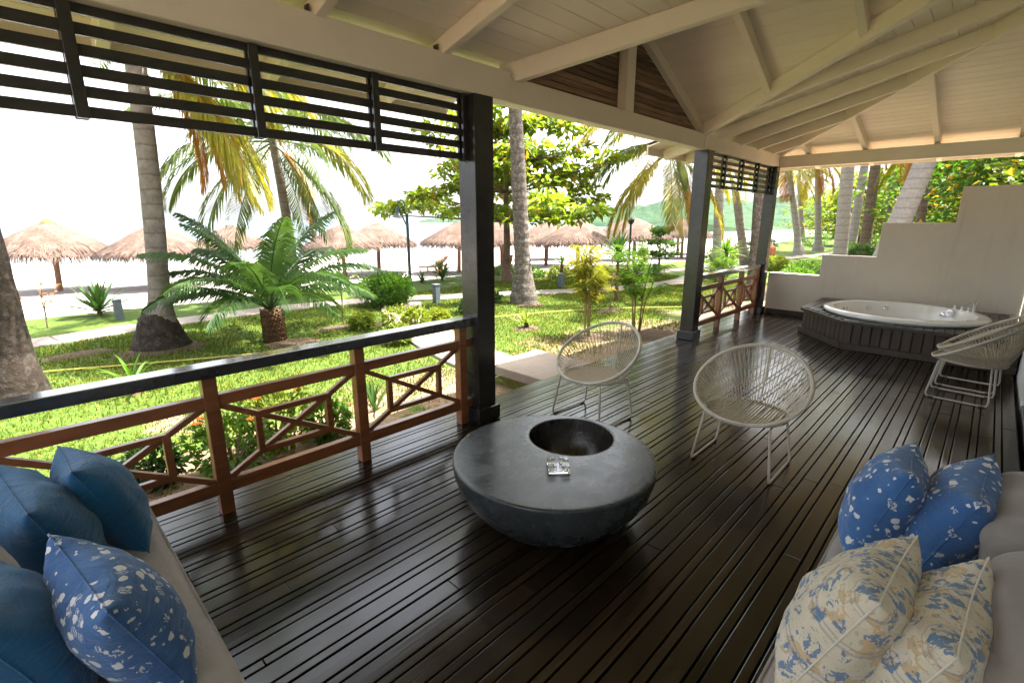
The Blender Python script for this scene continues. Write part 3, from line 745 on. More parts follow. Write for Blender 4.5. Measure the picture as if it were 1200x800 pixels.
for j in range(N):
    j2 = (j + 1) % N; m.f.append((b0 + j, b0 + j2, b1 + j2, b1 + j)); m.f.append((b1 + j, b1 + j2, b1 + N + j2, b1 + N + j)); m.f.append((b1 + N + j, b1 + N + j2, b1 + 2 * N + j2, b1 + 2 * N + j))
m.f.append(tuple(range(N))[::-1])
lpart(tb, 'body', m, 'table_stone', smooth=True, angle=50)
lpart(tb, 'bowl', MB().lathe([(HR - .006, TH - .0045), (.262, .33), (.245, .26), (.21, .19), (.15, .14), (.07, .118), (.01, .115)], 64, (HCx, HCy, 0), caps=False), 'table_bowl', smooth=True)
at = thing('ashtray', (1.975, 1.555, TH + .001), 'clear square crystal ashtray on the dark round table', 'ashtray', rz=R(46))
m = MB(); s = .060
m.box(-s, s, -s, s, 0, .014); lpart(at, 'base', m, 'crystal', bevel=.003)
for sx_ in (-1, 1):
    for sy_ in (-1, 1):
        lpart(at, 'corner', MB().box(*sorted((sx_ * .014, sx_ * s)), *sorted((sy_ * .034, sy_ * s)), .0145, .044), 'crystal', bevel=.004)
        lpart(at, 'corner', MB().box(*sorted((sx_ * .034, sx_ * s)), *sorted((sy_ * .013, sy_ * .0335)), .0145, .044), 'crystal', bevel=.004)

# ------------------------------------------------------------------ sofas and cushions
def rbox(sx, sy, sz, r, n=10, puff=.0, seed=0, wr=.0):
    m = MB(); bm = bmesh.new(); bmesh.ops.create_cube(bm, size=2); bmesh.ops.subdivide_edges(bm, edges=bm.edges, cuts=n, use_grid_fill=True)
    for v in bm.verts:
        c = v.co.copy(); p = Vector((c.x * sx / 2, c.y * sy / 2, c.z * sz / 2)); h = Vector((sx / 2 - r, sy / 2 - r, sz / 2 - r))
        core = Vector((max(-h.x, min(h.x, p.x)), max(-h.y, min(h.y, p.y)), max(-h.z, min(h.z, p.z)))); d = p - core
        if d.length > 1e-6: p = core + d.normalized() * r
        p.z += puff * (1 if c.z > 0 else -1) * (abs(c.z) > .5) * (1 - c.x ** 2) * (1 - c.y ** 2)
        p += v.normal * (wr * nz(p, 7, seed))
        v.co = p
    bm.verts.index_update(); m.v = [tuple(v.co) for v in bm.verts]; m.f = [tuple(v.index for v in f.verts) for f in bm.faces]; bm.free(); return m
def sofa(loc, rz, length, label, backs):       # local: length along x, front = +y
    t = thing('sofa', loc, label, 'sofa', rz=rz)
    D_ = .70
    lpart(t, 'base', MB().box(-length / 2 + .02, length / 2 - .02, -D_ / 2 + .02, D_ / 2 - .03, .03, .26), 'wicker_dark', bevel=.01)
    for sx_ in (-1, 1):
        for sy_ in (-1, 1): lpart(t, 'foot', MB().box(*sorted((sx_ * (length / 2 - .10), sx_ * (length / 2 - .05))), *sorted((sy_ * (D_ / 2 - .10), sy_ * (D_ / 2 - .06))), .001, .03), 'debris')
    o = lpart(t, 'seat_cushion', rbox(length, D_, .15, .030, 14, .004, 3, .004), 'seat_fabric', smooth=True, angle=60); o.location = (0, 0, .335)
    def loop(w, d, r, n=6):
        P = []
        for cx_, cy_, a0 in ((w - r, d - r, 0), (-w + r, d - r, 90), (-w + r, -d + r, 180), (w - r, -d + r, 270)):
            P += [(cx_ + r * math.cos(R(a0 + 90 * q / n)), cy_ + r * math.sin(R(a0 + 90 * q / n)), 0) for q in range(n + 1)]
        return P
    pp = lpart(t, 'piping', MB().tube(loop(length / 2 - .006, D_ / 2 - .006, .03), .0048, 6, True), 'seat_fabric', smooth=True); pp.location = (0, 0, .4)
    lpart(t, 'backrest', MB().box(-length / 2 + .02, length / 2 - .02, -D_ / 2 - .10, -D_ / 2 - .005, .05, .60), 'wicker_dark', bevel=.015)
    for x, w in backs:
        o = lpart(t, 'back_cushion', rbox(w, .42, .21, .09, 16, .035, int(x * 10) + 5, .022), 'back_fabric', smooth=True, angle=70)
        o.location = (x, -D_ / 2 + .125, .615); o.rotation_euler = (R(74), 0, 0)
        lpart(o, 'piping', MB().tube(loop(w / 2 - .01, .2, .08), .005, 6, True), 'back_fabric', smooth=True)
    return t
sofa((-.06, 1.98, 0), R(-90), 1.80, 'grey sofa with teal cushions along the railing side', [(-.55, .62), (.12, .62)])
sofa((1.92, -.055, 0), R(0), 1.78, 'grey sofa with blue shell and floral cushions against the house wall', [(.42, .62), (-.22, .62)])

def pillow_mesh(s, T, seed, mat):
    n = 30; vs = []; fs = []; idx = {}
    def pt(i, j, side):
        u = i / n * 2 - 1; v = j / n * 2 - 1
        u = math.sin(u * math.pi / 2) * .35 + u * .65; v = math.sin(v * math.pi / 2) * .35 + v * .65
        x = s / 2 * u * (1 - .10 * (1 - v * v) * abs(u) ** 1.5); y = s / 2 * v * (1 - .10 * (1 - u * u) * abs(v) ** 1.5)
        e = max(0, (1 - u * u) * (1 - v * v)); z = T / 2 * e ** .46
        # folds running in from the corners and along the edges
        w = nz((x * 1.0, y * 1.0, side * .3), 11, seed) * .014 + nz((x * 3, y, side), 9, seed) * .007 + .010 * math.sin(14 * math.atan2(abs(v) - 1, abs(u) - 1) + seed) * math.exp(-3.2 * math.hypot(abs(u) - 1, abs(v) - 1))
        z += w * min(1, e * 4)
        y += .010 * nz((x, y, 0), 5, seed + 3); x += .010 * nz((x, y, 2), 5, seed + 4)
        return (x, y, side * z)
    for side in (1, -1):
        for i in range(n + 1):
            for j in range(n + 1):
                if i in (0, n) or j in (0, n):
                    key = (i, j)
                    if key not in idx: idx[key] = len(vs); vs.append(pt(i, j, 1))
                    idx[(i, j, side)] = idx[key]
                else: idx[(i, j, side)] = len(vs); vs.append(pt(i, j, side))
        for i in range(n):
            for j in range(n):
                q = (idx[(i, j, side)], idx[(i + 1, j, side)], idx[(i + 1, j + 1, side)], idx[(i, j + 1, side)]); fs.append(q if side > 0 else q[::-1])
    m = MB(); m.v = vs; m.f = fs; me = m.mesh('cushion', mat, smooth=True, angle=75)
    seam = MB().tube([vs[idx[(i, 0)]] for i in range(n + 1)] + [vs[idx[(n, j)]] for j in range(1, n + 1)] + [vs[idx[(i, n)]] for i in range(n - 1, -1, -1)] + [vs[idx[(0, j)]] for j in range(n - 1, 0, -1)], .0028, 5, True)
    return me, seam.mesh('seam', mat, smooth=True)
def pillow(loc, face, lean, roll, s, T, seed, mat, label):
    # face: heading the front faces (degrees from +x); lean: tipped back from vertical; roll: turn in its own plane
    me, se = pillow_mesh(s, T, seed, mat)
    o = link('cushion', me); M = Matrix.Rotation(R(face), 4, 'Z') @ Matrix.Rotation(R(90 - lean), 4, 'Y') @ Matrix.Rotation(R(90 + roll), 4, 'Z')
    o.matrix_world = Matrix.Translation(loc) @ M
    tag(o, label, 'cushion', 'throw cushions'); sm_ = link('seam', se, o)
    if mat == 'floral_print': se.materials.clear(); se.materials.append(MATS['cream_piping'])
    return o
pillow((2.36, .15, .625), 92, 17, 4, .45, .25, 1, 'shell_print', 'blue cushion with white shell print standing in front of its twin')
pillow((2.37, -.05, .625), 88, 19, -3, .47, .26, 2, 'shell_print', 'blue cushion with white shell print between its twin and the grey back cushion')
pillow((1.55, .125, .62), 84, 22, 5, .47, .26, 3, 'floral_print', 'cream and blue floral cushion nearer the front edge of the sofa seat')
pillow((1.57, -.045, .60), 86, 18, -4, .46, .25, 4, 'floral_print', 'cream and blue floral cushion leaning against the grey back cushion')
pillow((.115, 2.50, .625), 4, 22, -5, .45, .25, 5, 'teal_fabric', 'plain teal cushion nearer the front edge of the sofa seat by the railing')
pillow((-.06, 2.37, .62), 8, 18, 5, .48, .27, 6, 'teal_fabric', 'plain teal cushion leaning against the back of the sofa by the railing')
pillow((.065, 1.67, .615), 8, 20, 4, .46, .25, 7, 'shell_print', 'blue cushion with white shell print on the sofa with teal cushions')
pillow((-.15, 1.76, .62), 5, 20, -3, .46, .25, 8, 'teal_fabric', 'plain teal cushion beside the shell print cushion on the sofa by the railing')

# ------------------------------------------------------------------ vegetation generators
def frond_mesh(name, L, e0, droop, lw, st, mat, seed, hang=.5, sweep=.55, wl=.022, v_up=.25, rad=.018, bare=.16, prof=None):
    rr = random.Random(seed); m = MB(); N = 26; pts = []; p = Vector((0, 0, 0)); dirs = []
    side = rr.uniform(-.12, .12)
    for i in range(N + 1):
        s = i / N; th = e0 - droop * s ** 1.25; ya = side * s
        d = Vector((math.cos(th) * math.cos(ya), math.cos(th) * math.sin(ya), math.sin(th))); dirs.append(d); pts.append(p.copy()); p = p + d * (L / N)
    m.tube(pts, [rad * (1 - .88 * i / N) + .0015 for i in range(N + 1)], 4)
    for k in range(st):
        s = bare + (1 - bare) * (k + .5) / st; f = s * N; i = min(N - 1, int(f)); q = pts[i].lerp(pts[i + 1], f - i); d = dirs[i]
        lat = d.cross(Vector((0, 0, 1)))
        if lat.length < .1: lat = Vector((0, 1, 0))
        lat.normalize(); up = lat.cross(d).normalized()
        ll = lw * (math.sin(math.pi * min(1, (s - bare) / (1 - bare) * .86 + .12)) ** .6) * rr.uniform(.85, 1.1)
        for sg in (-1, 1):
            if rr.random() < .03: continue
            dd = (lat * sg * (1 - .35 * s) + d * (sweep + .5 * s) + up * (v_up + rr.uniform(-.12, .12)) + Vector((rr.uniform(-.06, .06), rr.uniform(-.06, .06), rr.uniform(-.06, .06)))).normalized()
            a = q; b = a + dd * ll * .5 + Vector((0, 0, -hang * ll * .12)); c = b + (dd * .75 + Vector((0, 0, -hang * rr.uniform(.7, 1.3)))).normalized() * ll * .5
            w = (d * 1.0 + up * .4).normalized() * wl * .5
            m.add([a - w * .5, a + w * .5, b + w, b - w, c], [(0, 1, 2, 3), (3, 2, 4)])
    return m.mesh(name, mat)
FR = {}
def frond(kind, i):
    key = (kind, i)
    if key in FR: return FR[key]
    r = random.Random(hash(key) % 1000 if False else (len(FR) * 13 + 5))
    ks = {'up': (R(62), R(70)), 'mid': (R(32), R(85)), 'low': (R(2), R(75)), 'hang': (R(-35), R(48))}
    shape, colour = kind.split('_'); e0, dr = ks[shape]
    FR[key] = frond_mesh('frond', r.uniform(2.6, 3.1), e0 + r.uniform(-.12, .12), dr + r.uniform(-.2, .2), .74, 74, 'frond_' + colour, len(FR) + 3, hang=.9 if shape != 'up' else .5, wl=.042)
    return FR[key]
def palm(x, y, top, rb, rt, label, mat='palm_bark', n=15, scale=1.0, yellow=.35, dead=2, swell=1.5, bend=(0, 0), seed=1, group='coconut palms', base_z=None, swl=.7, azs=None, bias=None):
    rr = random.Random(seed); z0 = (lawn_z(x, y) if base_z is None else base_z) - .06
    t = thing('palm_tree', (x, y, z0), label, 'palm tree', group)
    T = Vector(top) - Vector((x, y, z0)); N = 30; pts = []; rad = []
    for i in range(N + 1):
        s = i / N; b = math.sin(math.pi * s)
        pts.append(Vector((T.x * s + bend[0] * b, T.y * s + bend[1] * b, T.z * s)))
        h = T.z * s; rad.append((rb + (rt - rb) * min(1, s * 1.15)) * (1 + (swell - 1) * math.exp(-(h / swl) ** 2 * 2.2)) * (1 + .025 * nz((s * 9, seed, 0), 3) + (.018 if i % 2 else 0)))
    lpart(t, 'trunk', MB().tube(pts, rad, 14), mat, smooth=True, angle=80)
    if n:
        for i in range(n):
            f = i / n; shape = 'up' if f < .22 else 'mid' if f < .52 else 'low' if f < .8 else 'hang'
            colour = 'yellow' if rr.random() < yellow * (.4 + f) else 'green'
            o = link('frond', frond(shape + '_' + colour, rr.randrange(3)), t)
            az = i * 2.4 + rr.uniform(-.25, .25)
            if bias and f > .45: az = bias[0] + rr.uniform(-1, 1) * bias[1]
            o.location = pts[-1] + Vector((math.cos(az) * rt * .6, math.sin(az) * rt * .6, -.02 * i * scale)); o.rotation_euler = (0, 0, az); o.scale = (scale * rr.uniform(.9, 1.08),) * 3
        for i in range(dead):
            o = link('dead_frond', frond('hang_orange', i % 2), t); az = azs[i] if azs else rr.uniform(0, 6.28)
            o.location = pts[-1] + Vector((math.cos(az) * rt, math.sin(az) * rt, -.3)); o.rotation_euler = (0, rr.uniform(.15, .45), az); o.scale = (scale * .88,) * 3
        for i in range(5):
            az = rr.uniform(0, 6.28); o = lpart(t, 'coconut', MB().lathe([(.02, -.13), (.08, -.09), (.105, 0), (.085, .08), (.02, .12)], 10), 'frond_yellow', smooth=True)
            o.location = pts[-1] + Vector((math.cos(az) * .2, math.sin(az) * .2, -.22)); o.scale = (scale,) * 3
    return t
def leaf_quad(m, p, d, n_, l, w, fold=.25):
    d = d.normalized(); s = d.cross(n_)
    if s.length < .05: s = d.cross(Vector((1, .3, 0)))
    s.normalize(); up = s.cross(d)
    a = p; b = p + d * l * .45 + s * w * .5 + up * w * fold; c = p + d * l + up * (-l * .12); e = p + d * l * .45 - s * w * .5 + up * w * fold
    m.add([a, b, c, e], [(0, 1, 2), (0, 2, 3)])
def rvec(r, flat=1.0):
    while True:
        v = Vector((r.uniform(-1, 1), r.uniform(-1, 1), r.uniform(-1, 1)))
        if .1 < v.length < 1: v.z *= flat; return v
def leafy_tree(x, y, trunk_h, height, radius, label, mat='leaf_almond', seed=1, tiers=5, per=9, leaves=46, lsz=.2, group='leafy trees', z0=None, trunk_r=.14, lean=(0, 0), tier_flat=.22, name='broadleaf_tree', autumn=.05, cl=.55, taper=.62):
    r = random.Random(seed); z = (lawn_z(x, y) if z0 is None else z0) - .05
    t = thing(name, (x, y, z), label, 'tree', group)
    tm = MB(); N = 12
    tp = [Vector((lean[0] * (i / N) ** 1.3 + .06 * nz((i * .4, seed, 0)), lean[1] * (i / N) ** 1.3 + .06 * nz((i * .4, seed, 5)), height * .92 * i / N)) for i in range(N + 1)]
    tm.tube(tp, [trunk_r * (1 - .75 * i / N) * (1 + .6 * math.exp(-i * 1.2)) for i in range(N + 1)], 9)
    lm = MB(); am = MB()
    for k in range(tiers):
        f = k / max(1, tiers - 1); zz = trunk_h + (height * .93 - trunk_h) * f; rad = radius * (1 - taper * f ** 1.5) * r.uniform(.85, 1.1)
        i0 = min(N - 1, int(zz / (height * .92) * N)); c = tp[i0].lerp(tp[i0 + 1], zz / (height * .92) * N - i0)
        for j in range(per):
            az = j * 2 * math.pi / per + k * .9 + r.uniform(-.3, .3); rl = rad * r.uniform(.6, 1.1)
            d = Vector((math.cos(az), math.sin(az), r.uniform(.0, .28)))
            br = [c, c + d * rl * .5 + Vector((0, 0, .06)), c + d * rl + Vector((0, 0, r.uniform(-.1, .15)))]
            tm.tube(br, [trunk_r * .32 * (1 - .5 * f), trunk_r * .2, .012], 5)
            for q in range(3):
                s = .42 + .29 * q; cc = br[0].lerp(br[1], s * 2) if s < .5 else br[1].lerp(br[2], min(1, (s - .5) * 2)); 
                cc = cc + rvec(r, .9) * .34 * radius / 3
                n2 = int(leaves * r.uniform(.5, 1.3))
                for _ in range(n2):
                    v = rvec(r, tier_flat); p = cc + v * cl * radius / 3.2
                    dd = Vector((v.x, v.y, r.uniform(-.5, .35))) + rvec(r) * .5
                    leaf_quad(am if r.random() < autumn else lm, p, dd, Vector((r.uniform(-.5, .5), r.uniform(-.5, .5), 1)), lsz * r.uniform(.7, 1.25), lsz * r.uniform(.5, .78))
    lpart(t, 'trunk', tm, 'tree_bark', smooth=True, angle=70)
    lpart(t, 'crown', lm, mat)
    if am.v: lpart(t, 'turning_leaves', am, 'leaf_autumn')
    return t
def bush(x, y, rx, rz, label, mat='leaf_bush', n=2600, lsz=.075, seed=1, group=None, z=None, stem=True, name='shrub', cat='shrub', hollow=.55):
    r = random.Random(seed); z0 = (lawn_z(x, y) if z is None else z) - .02
    t = thing(name, (x, y, z0), label, cat, group); m = MB(); sm = MB()
    for i in range(n):
        v = rvec(r); v = v.normalized() * (hollow + (1 - hollow) * r.random()) 
        q = 1 + .22 * nz(v, 2.2, seed) + .10 * nz(v, 6, seed)
        p = Vector((v.x * rx * q, v.y * rx * q, rz * (1.02 + v.z * q)))
        if p.z < .03: p.z = r.uniform(.02, .12)
        leaf_quad(m, p, v + rvec(r) * .8 + Vector((0, 0, .15)), Vector((v.x, v.y, v.z + .5)), lsz * r.uniform(.7, 1.3), lsz * r.uniform(.4, .6))
    if stem:
        for i in range(9):
            a = r.uniform(0, 6.28); sm.tube([(0.05 * math.cos(a), .05 * math.sin(a), 0), (rx * .3 * math.cos(a), rx * .3 * math.sin(a), rz * .6), (rx * .7 * math.cos(a), rx * .7 * math.sin(a), rz * 1.3)], [.02, .014, .005], 5)
        lpart(t, 'stems', sm, 'stem')
    lpart(t, 'foliage', m, mat); return t
def blade(m, p, az, el, L, w, droop, seg=5, fold=.2):
    d = Vector((math.cos(az) * math.cos(el), math.sin(az) * math.cos(el), math.sin(el))); s = Vector((-math.sin(az), math.cos(az), 0)); q = Vector(p); prev = None
    for i in range(seg + 1):
        f = i / seg; e = el - droop * f * f; d = Vector((math.cos(az) * math.cos(e), math.sin(az) * math.cos(e), math.sin(e)))
        ww = w * (math.sin(math.pi * (.18 + .82 * f)) if f < 1 else 0) + .001; up = s.cross(d) * -ww * fold
        cur = [q + s * ww / 2 + up, q, q - s * ww / 2 + up]
        b = len(m.v); m.v += [tuple(c) for c in cur]
        if prev is not None: m.f += [(prev, prev + 1, b + 1, b), (prev + 1, prev + 2, b + 2, b + 1)]
        prev = b; q = q + d * (L / seg)
def rosette(x, y, n, L, w, label, mat='leaf_agave', seed=1, stem_h=0, group=None, droop=.5, z=None, name='agave_plant', cat='plant', elmin=.0, elmax=1.45, stem_r=.05):
    r = random.Random(seed); z0 = (lawn_z(x, y) if z is None else z) - .02
    t = thing(name, (x, y, z0), label, cat, group)
    if stem_h: lpart(t, 'stem', MB().tube([(0, 0, 0), (.02, .01, stem_h * .5), (0, 0, stem_h)], [stem_r * 1.2, stem_r, stem_r * .9], 8), 'cycad_bark', smooth=True)
    for i in range(n):
        f = i / n; m = MB(); blade(m, (0, 0, 0), 0, elmin + (elmax - elmin) * f, L * r.uniform(.8, 1.1) * (1 - .25 * f), w, droop * (1 - .6 * f) + r.uniform(-.1, .1))
        o = lpart(t, 'leaf', m, mat, smooth=True); o.location = (0, 0, stem_h + .02 * f); o.rotation_euler = (0, 0, i * 2.4 + r.uniform(-.2, .2))
    return t
def cane_plant(x, y, h, n, spread, label, seed, leafmat_='leaf_cane', group='clumps of yellow cane palm'):
    r = random.Random(seed); z0 = lawn_z(x, y) - .03; t = thing('cane_palm', (x, y, z0), label, 'plant', group); m = MB()
    for i in range(n):
        a = r.uniform(0, 6.28); b = Vector((math.cos(a) * .06, math.sin(a) * .06, 0)); sp = spread * r.uniform(.25, 1); hh = h * r.uniform(.6, .82)
        tip = Vector((math.cos(a) * sp, math.sin(a) * sp, hh)); md = b.lerp(tip, .5) + Vector((0, 0, .05)) - Vector((math.cos(a), math.sin(a), 0)) * .05
        lpart(t, 'cane', MB().tube([b, md, tip], [.016, .013, .009], 6), 'cane_stem')
        for k in range(6):
            f = .5 + .5 * k / 5; p = b.lerp(md, f * 2) if f < .5 else md.lerp(tip, f * 2 - 1); az = r.uniform(0, 6.28); fm = MB(); e0 = r.uniform(.8, 1.35); L = r.uniform(.3, .46)
            pts = []; q = Vector((0, 0, 0))
            for s in range(5): e = e0 - 1.3 * (s / 4) ** 1.5; pts.append(q.copy()); q = q + Vector((math.cos(e), 0, math.sin(e))) * L / 4
            fm.tube(pts, .003, 3)
            for s in range(9):
                g = .25 + .75 * s / 8 * .99; ii = int(g * 4); pp = pts[min(ii, 3)].lerp(pts[min(ii + 1, 4)], g * 4 - ii)
                for sg in (-1, 1): leaf_quad(fm, pp, Vector((.7, sg * .7, -.25 + r.uniform(-.2, .2))), Vector((0, 0, 1)), .20 * r.uniform(.7, 1.1), .018)
            o = lpart(t, 'leaf_spray', fm, leafmat_); o.location = p; o.rotation_euler = (0, 0, az)
    return t

# ------------------------------------------------------------------ palms
palm(1.62, 9.85, (1.90, 9.68, 4.75), .155, .135, 'coconut palm with swollen root base and orange hanging fronds beyond the railing', 'palm_bark', 25, .97, .45, 3, 2.3, (.06, 0), 11, swl=.8, azs=[-.5, -.8, -.2, -1.0, .1, -.65], bias=(-.35, .9))
_p = bpy.data.objects['palm_tree']
_m = MB(); _r = random.Random(6)
_m.lathe([(.46, -.02), (.43, .10), (.37, .26), (.305, .42), (.245, .58), (.20, .66)], 22, caps=False)
for _i in range(150):
    _a = _r.uniform(0, 6.28); _z = _r.uniform(.15, .6); _q = .45 - .34 * _z; _m.tube([(_q * math.cos(_a), _q * math.sin(_a), _z), ((_q + .05) * math.cos(_a + .05), (_q + .05) * math.sin(_a + .05), _z * .4), ((.50 + _r.uniform(0, .06)) * math.cos(_a + .1), (.50 + _r.uniform(0, .06)) * math.sin(_a + .1), -.03)], [.008, .010, .006], 4)
lpart(_p, 'root_mass', _m, 'root_bark', smooth=True, angle=60)
palm(5.35, 13.3, (4.95, 12.85, 4.05), .13, .095, 'slim coconut palm with low crown behind the cycad', 'palm_bark', 28, 1.08, .35, 1, 1.2, (.06, 0), 12)
palm(9.27, 8.55, (8.9, 8.85, 7.6), .215, .14, 'tall dark grey coconut palm trunk on the lawn beyond the open step', 'palm_bark_dark', 14, 1.0, .4, 1, 1.75, (.05, 0), 13, swl=1.0)
palm(13.0, 15.1, (12.3, 14.6, 8.2), .16, .11, 'reddish brown palm trunk at the lawn edge behind the broadleaf tree', 'pole_wood', 10, 1.0, .4, 0, 1.3, (0, 0), 14)
palm(16.9, 7.15, (15.75, 8.15, 4.65), .15, .11, 'leaning palm with bright yellow drooping fronds beyond the open step', 'palm_bark', 36, 1.2, .8, 1, 1.3, (.1, -.1), 15)
palm(-.17, 7.85, (-.25, 7.9, 7.2), .25, .20, 'thick dark mossy palm trunk close to the railing', 'root_bark', 9, 1.0, .3, 0, 1.35, (0, 0), 16, swl=.6)
palm(14.1, 4.45, (14.05, 4.85, 7.5), .19, .16, 'stout palm trunk with dark and pale mottled bark behind the short railing', 'palm_bark_dark', 12, 1.0, .5, 0, 1.6, (0, 0), 17, swl=.9)
palm(21.0, 8.3, (19.6, 8.15, 7.0), .19, .15, 'pale grey palm trunk behind the short railing', 'palm_bark_pale', 14, 1.05, .6, 2, 1.3, (0, 0), 18)
palm(25.0, 8.5, (22.6, 9.4, 7.2), .20, .16, 'brown leaning palm trunk behind the pale one', 'palm_bark', 13, 1.05, .7, 2, 1.3, (0, 0), 19)
palm(34.5, 8.6, (32.6, 9.6, 5.6), .22, .15, 'slim leaning palm with yellow crown beyond the curved path', 'palm_bark_pale', 18, 1.1, .9, 3, 1.9, (.3, 0), 20)
palm(40.0, 8.8, (38.5, 9.4, 6.3), .23, .17, 'upright palm with yellow crown beyond the curved path', 'palm_bark_pale', 18, 1.2, .9, 3, 1.9, (0, 0), 21)
palm(28.0, 5.2, (27.2, 5.6, 9.0), .30, .24, 'wide pale palm trunk rising behind the first step of the wall', 'palm_bark_pale', 12, 1.2, .7, 1, 1.35, (0, 0), 22)
palm(36.5, 6.3, (38.2, 6.6, 9.0), .26, .2, 'slender pale palm trunk close behind the wide one', 'palm_bark_pale', 12, 1.2, .8, 1, 1.3, (0, 0), 23)
palm(33.0, 5.05, (33.2, 5.4, 9.0), .27, .22, 'brown palm trunk with clear dark rings behind the stepped wall', 'palm_bark_ringed', 12, 1.2, .8, 1, 1.2, (0, 0), 24)
palm(42, 5.3, (42.4, 5.6, 8.0), .24, .18, 'far grey palm trunk between the ringed trunk and the leaning one', 'palm_bark', 14, 1.2, .8, 2, 1.8, (0, 0), 25)
palm(22.2, 2.95, (24.0, 1.6, 7.4), .36, .30, 'thick pale palm trunk leaning over the second step of the wall', 'palm_bark_pale', 12, 1.2, .5, 1, 1.3, (0, 0), 26)
palm(30.0, 2.6, (31.5, 2.9, 6.5), .2, .16, 'thin dark palm trunk behind the leaning pale trunk', 'palm_bark_ringed', 12, 1.2, .8, 2, 1.3, (0, 0), 27)
palm(55, 13.5, (54, 14.5, 6), .24, .18, 'far palm with yellow crown at the end of the beach', 'palm_bark', 14, 1.2, .8, 2, 1.3, (0, 0), 28)

# cycad
cy = thing('cycad', (3.14, 8.95, lawn_z(3.14, 8.95) - .05), 'spreading dark green cycad with short scaly trunk on the lawn', 'cycad')
m = MB(); m.tube([(0, 0, 0), (.01, 0, .25), (-.015, 0, .5), (-.02, 0, .64)], [.17, .175, .165, .14], 16)
lpart(cy, 'trunk', m, 'cycad_bark', smooth=True, angle=80)
sc = MB(); r = random.Random(4)
for i in range(230):
    a = i * 2.399; z = .03 + .6 * i / 230; leaf_quad(sc, Vector((math.cos(a) * .155, math.sin(a) * .155, z)), Vector((math.cos(a) * .6, math.sin(a) * .6, .6)), Vector((math.cos(a), math.sin(a), 0)), .07, .06)
lpart(cy, 'leaf_bases', sc, 'cycad_bark')
CYF = [frond_mesh('frond', r.uniform(1.45, 1.75), R(e), R(d), .36, 84, 'frond_cycad', 60 + i, hang=.75, sweep=.45, wl=.021, v_up=.18, rad=.012, bare=.2) for i, (e, d) in enumerate(((74, 50), (60, 68), (50, 78), (42, 80), (34, 74)))]
for i in range(24):
    f = i / 24; o = link('frond', CYF[min(4, int(f * 5))], cy); o.location = (-.02, 0, .63); o.rotation_euler = (0, 0, i * 2.4 + r.uniform(-.2, .2)); o.scale = (r.uniform(1.2, 1.45),) * 3

# broadleaf trees
leafy_tree(12.3, 12.2, 2.1, 5.35, 4.3, 'broadleaf tree with flat leafy tiers at the edge of the beach', 'leaf_almond', 3, 4, 8, 90, .27, trunk_r=.15, tier_flat=.30, autumn=.07, cl=.42, taper=.45)
leafy_tree(18.6, 9.7, .7, 1.75, .95, 'small round topped tree on the lawn by the bamboo torch light', 'leaf_bush', 5, 3, 7, 26, .13, trunk_r=.06, tier_flat=.6, autumn=.0)
BT = [(36, 1.5, 1.4, 7.5, 4.6), (44, 4.0, 1.2, 6.5, 4.8), (50, 8.3, 1.0, 5.5, 4.6), (29, -.8, 1.6, 7.2, 4.6), (40, -3.0, 1.2, 8.5, 5.5), (24.5, -3.2, 1.2, 6.8, 4.4), (62, 4, 1.5, 8.5, 6), (70, 14, .8, 5.0, 6), (20, -5.5, 1.2, 7.0, 4.2)]
BL = ['behind the leaning pale trunk', 'behind the ringed palm trunk', 'at the far bend of the path', 'above the third step of the wall', 'far behind the highest step of the wall', 'above the highest step of the wall', 'at the far end of the lawn', 'beside the far beach', 'past the house corner']
for i, (x, y, th, h, rad) in enumerate(BT):
    leafy_tree(x, y, th, h, rad, 'bushy light green tree ' + BL[i], 'leaf_almond' if i % 3 else 'leaf_bush', 30 + i, 6, 8, 34, .34, group='leafy trees behind the stepped wall', trunk_r=.2, tier_flat=.55, autumn=.12, cl=.75)

# shrubs and small plants
bush(6.55, 10.75, .68, .42, 'dense round bright green shrub by the path behind the cycad', 'leaf_bush', 5200, .085, 2)
L1 = 'low lime yellow leafed shrub beside the walkway'
for i, (x, y, rx, rz_) in enumerate(((5.15, 8.1, .30, .24), (5.45, 7.9, .24, .22), (4.55, 7.2, .22, .17), (4.75, 8.75, .22, .16), (6.15, 8.1, .2, .15))):
    bush(x, y, rx, rz_, ['largest lime yellow shrub beside the walkway', 'lime yellow shrub tucked against the largest one by the walkway', L1, L1, L1][i], 'leaf_lime', 480, .10, 40 + i, 'lime shrubs along the walkway')
for i, (x, y) in enumerate(((13.1, 13.2), (14.5, 11.6), (13.8, 12.4), (15.8, 10.9))):
    bush(x, y, .55, .2, 'low yellow green edging shrub at the top of the beach', 'leaf_lime' if i % 2 else 'leaf_bush', 700, .10, 50 + i, 'edging shrubs at the beach')
bush(7.45, 8.45, .36, .17, 'low dark leafy shrub at the foot of the tall dark palm trunk', 'leaf_dark', 700, .10, 61)
bush(8.6, 9.2, .3, .15, 'low dark leafy shrub behind the tall dark palm trunk', 'leaf_dark', 500, .10, 62)
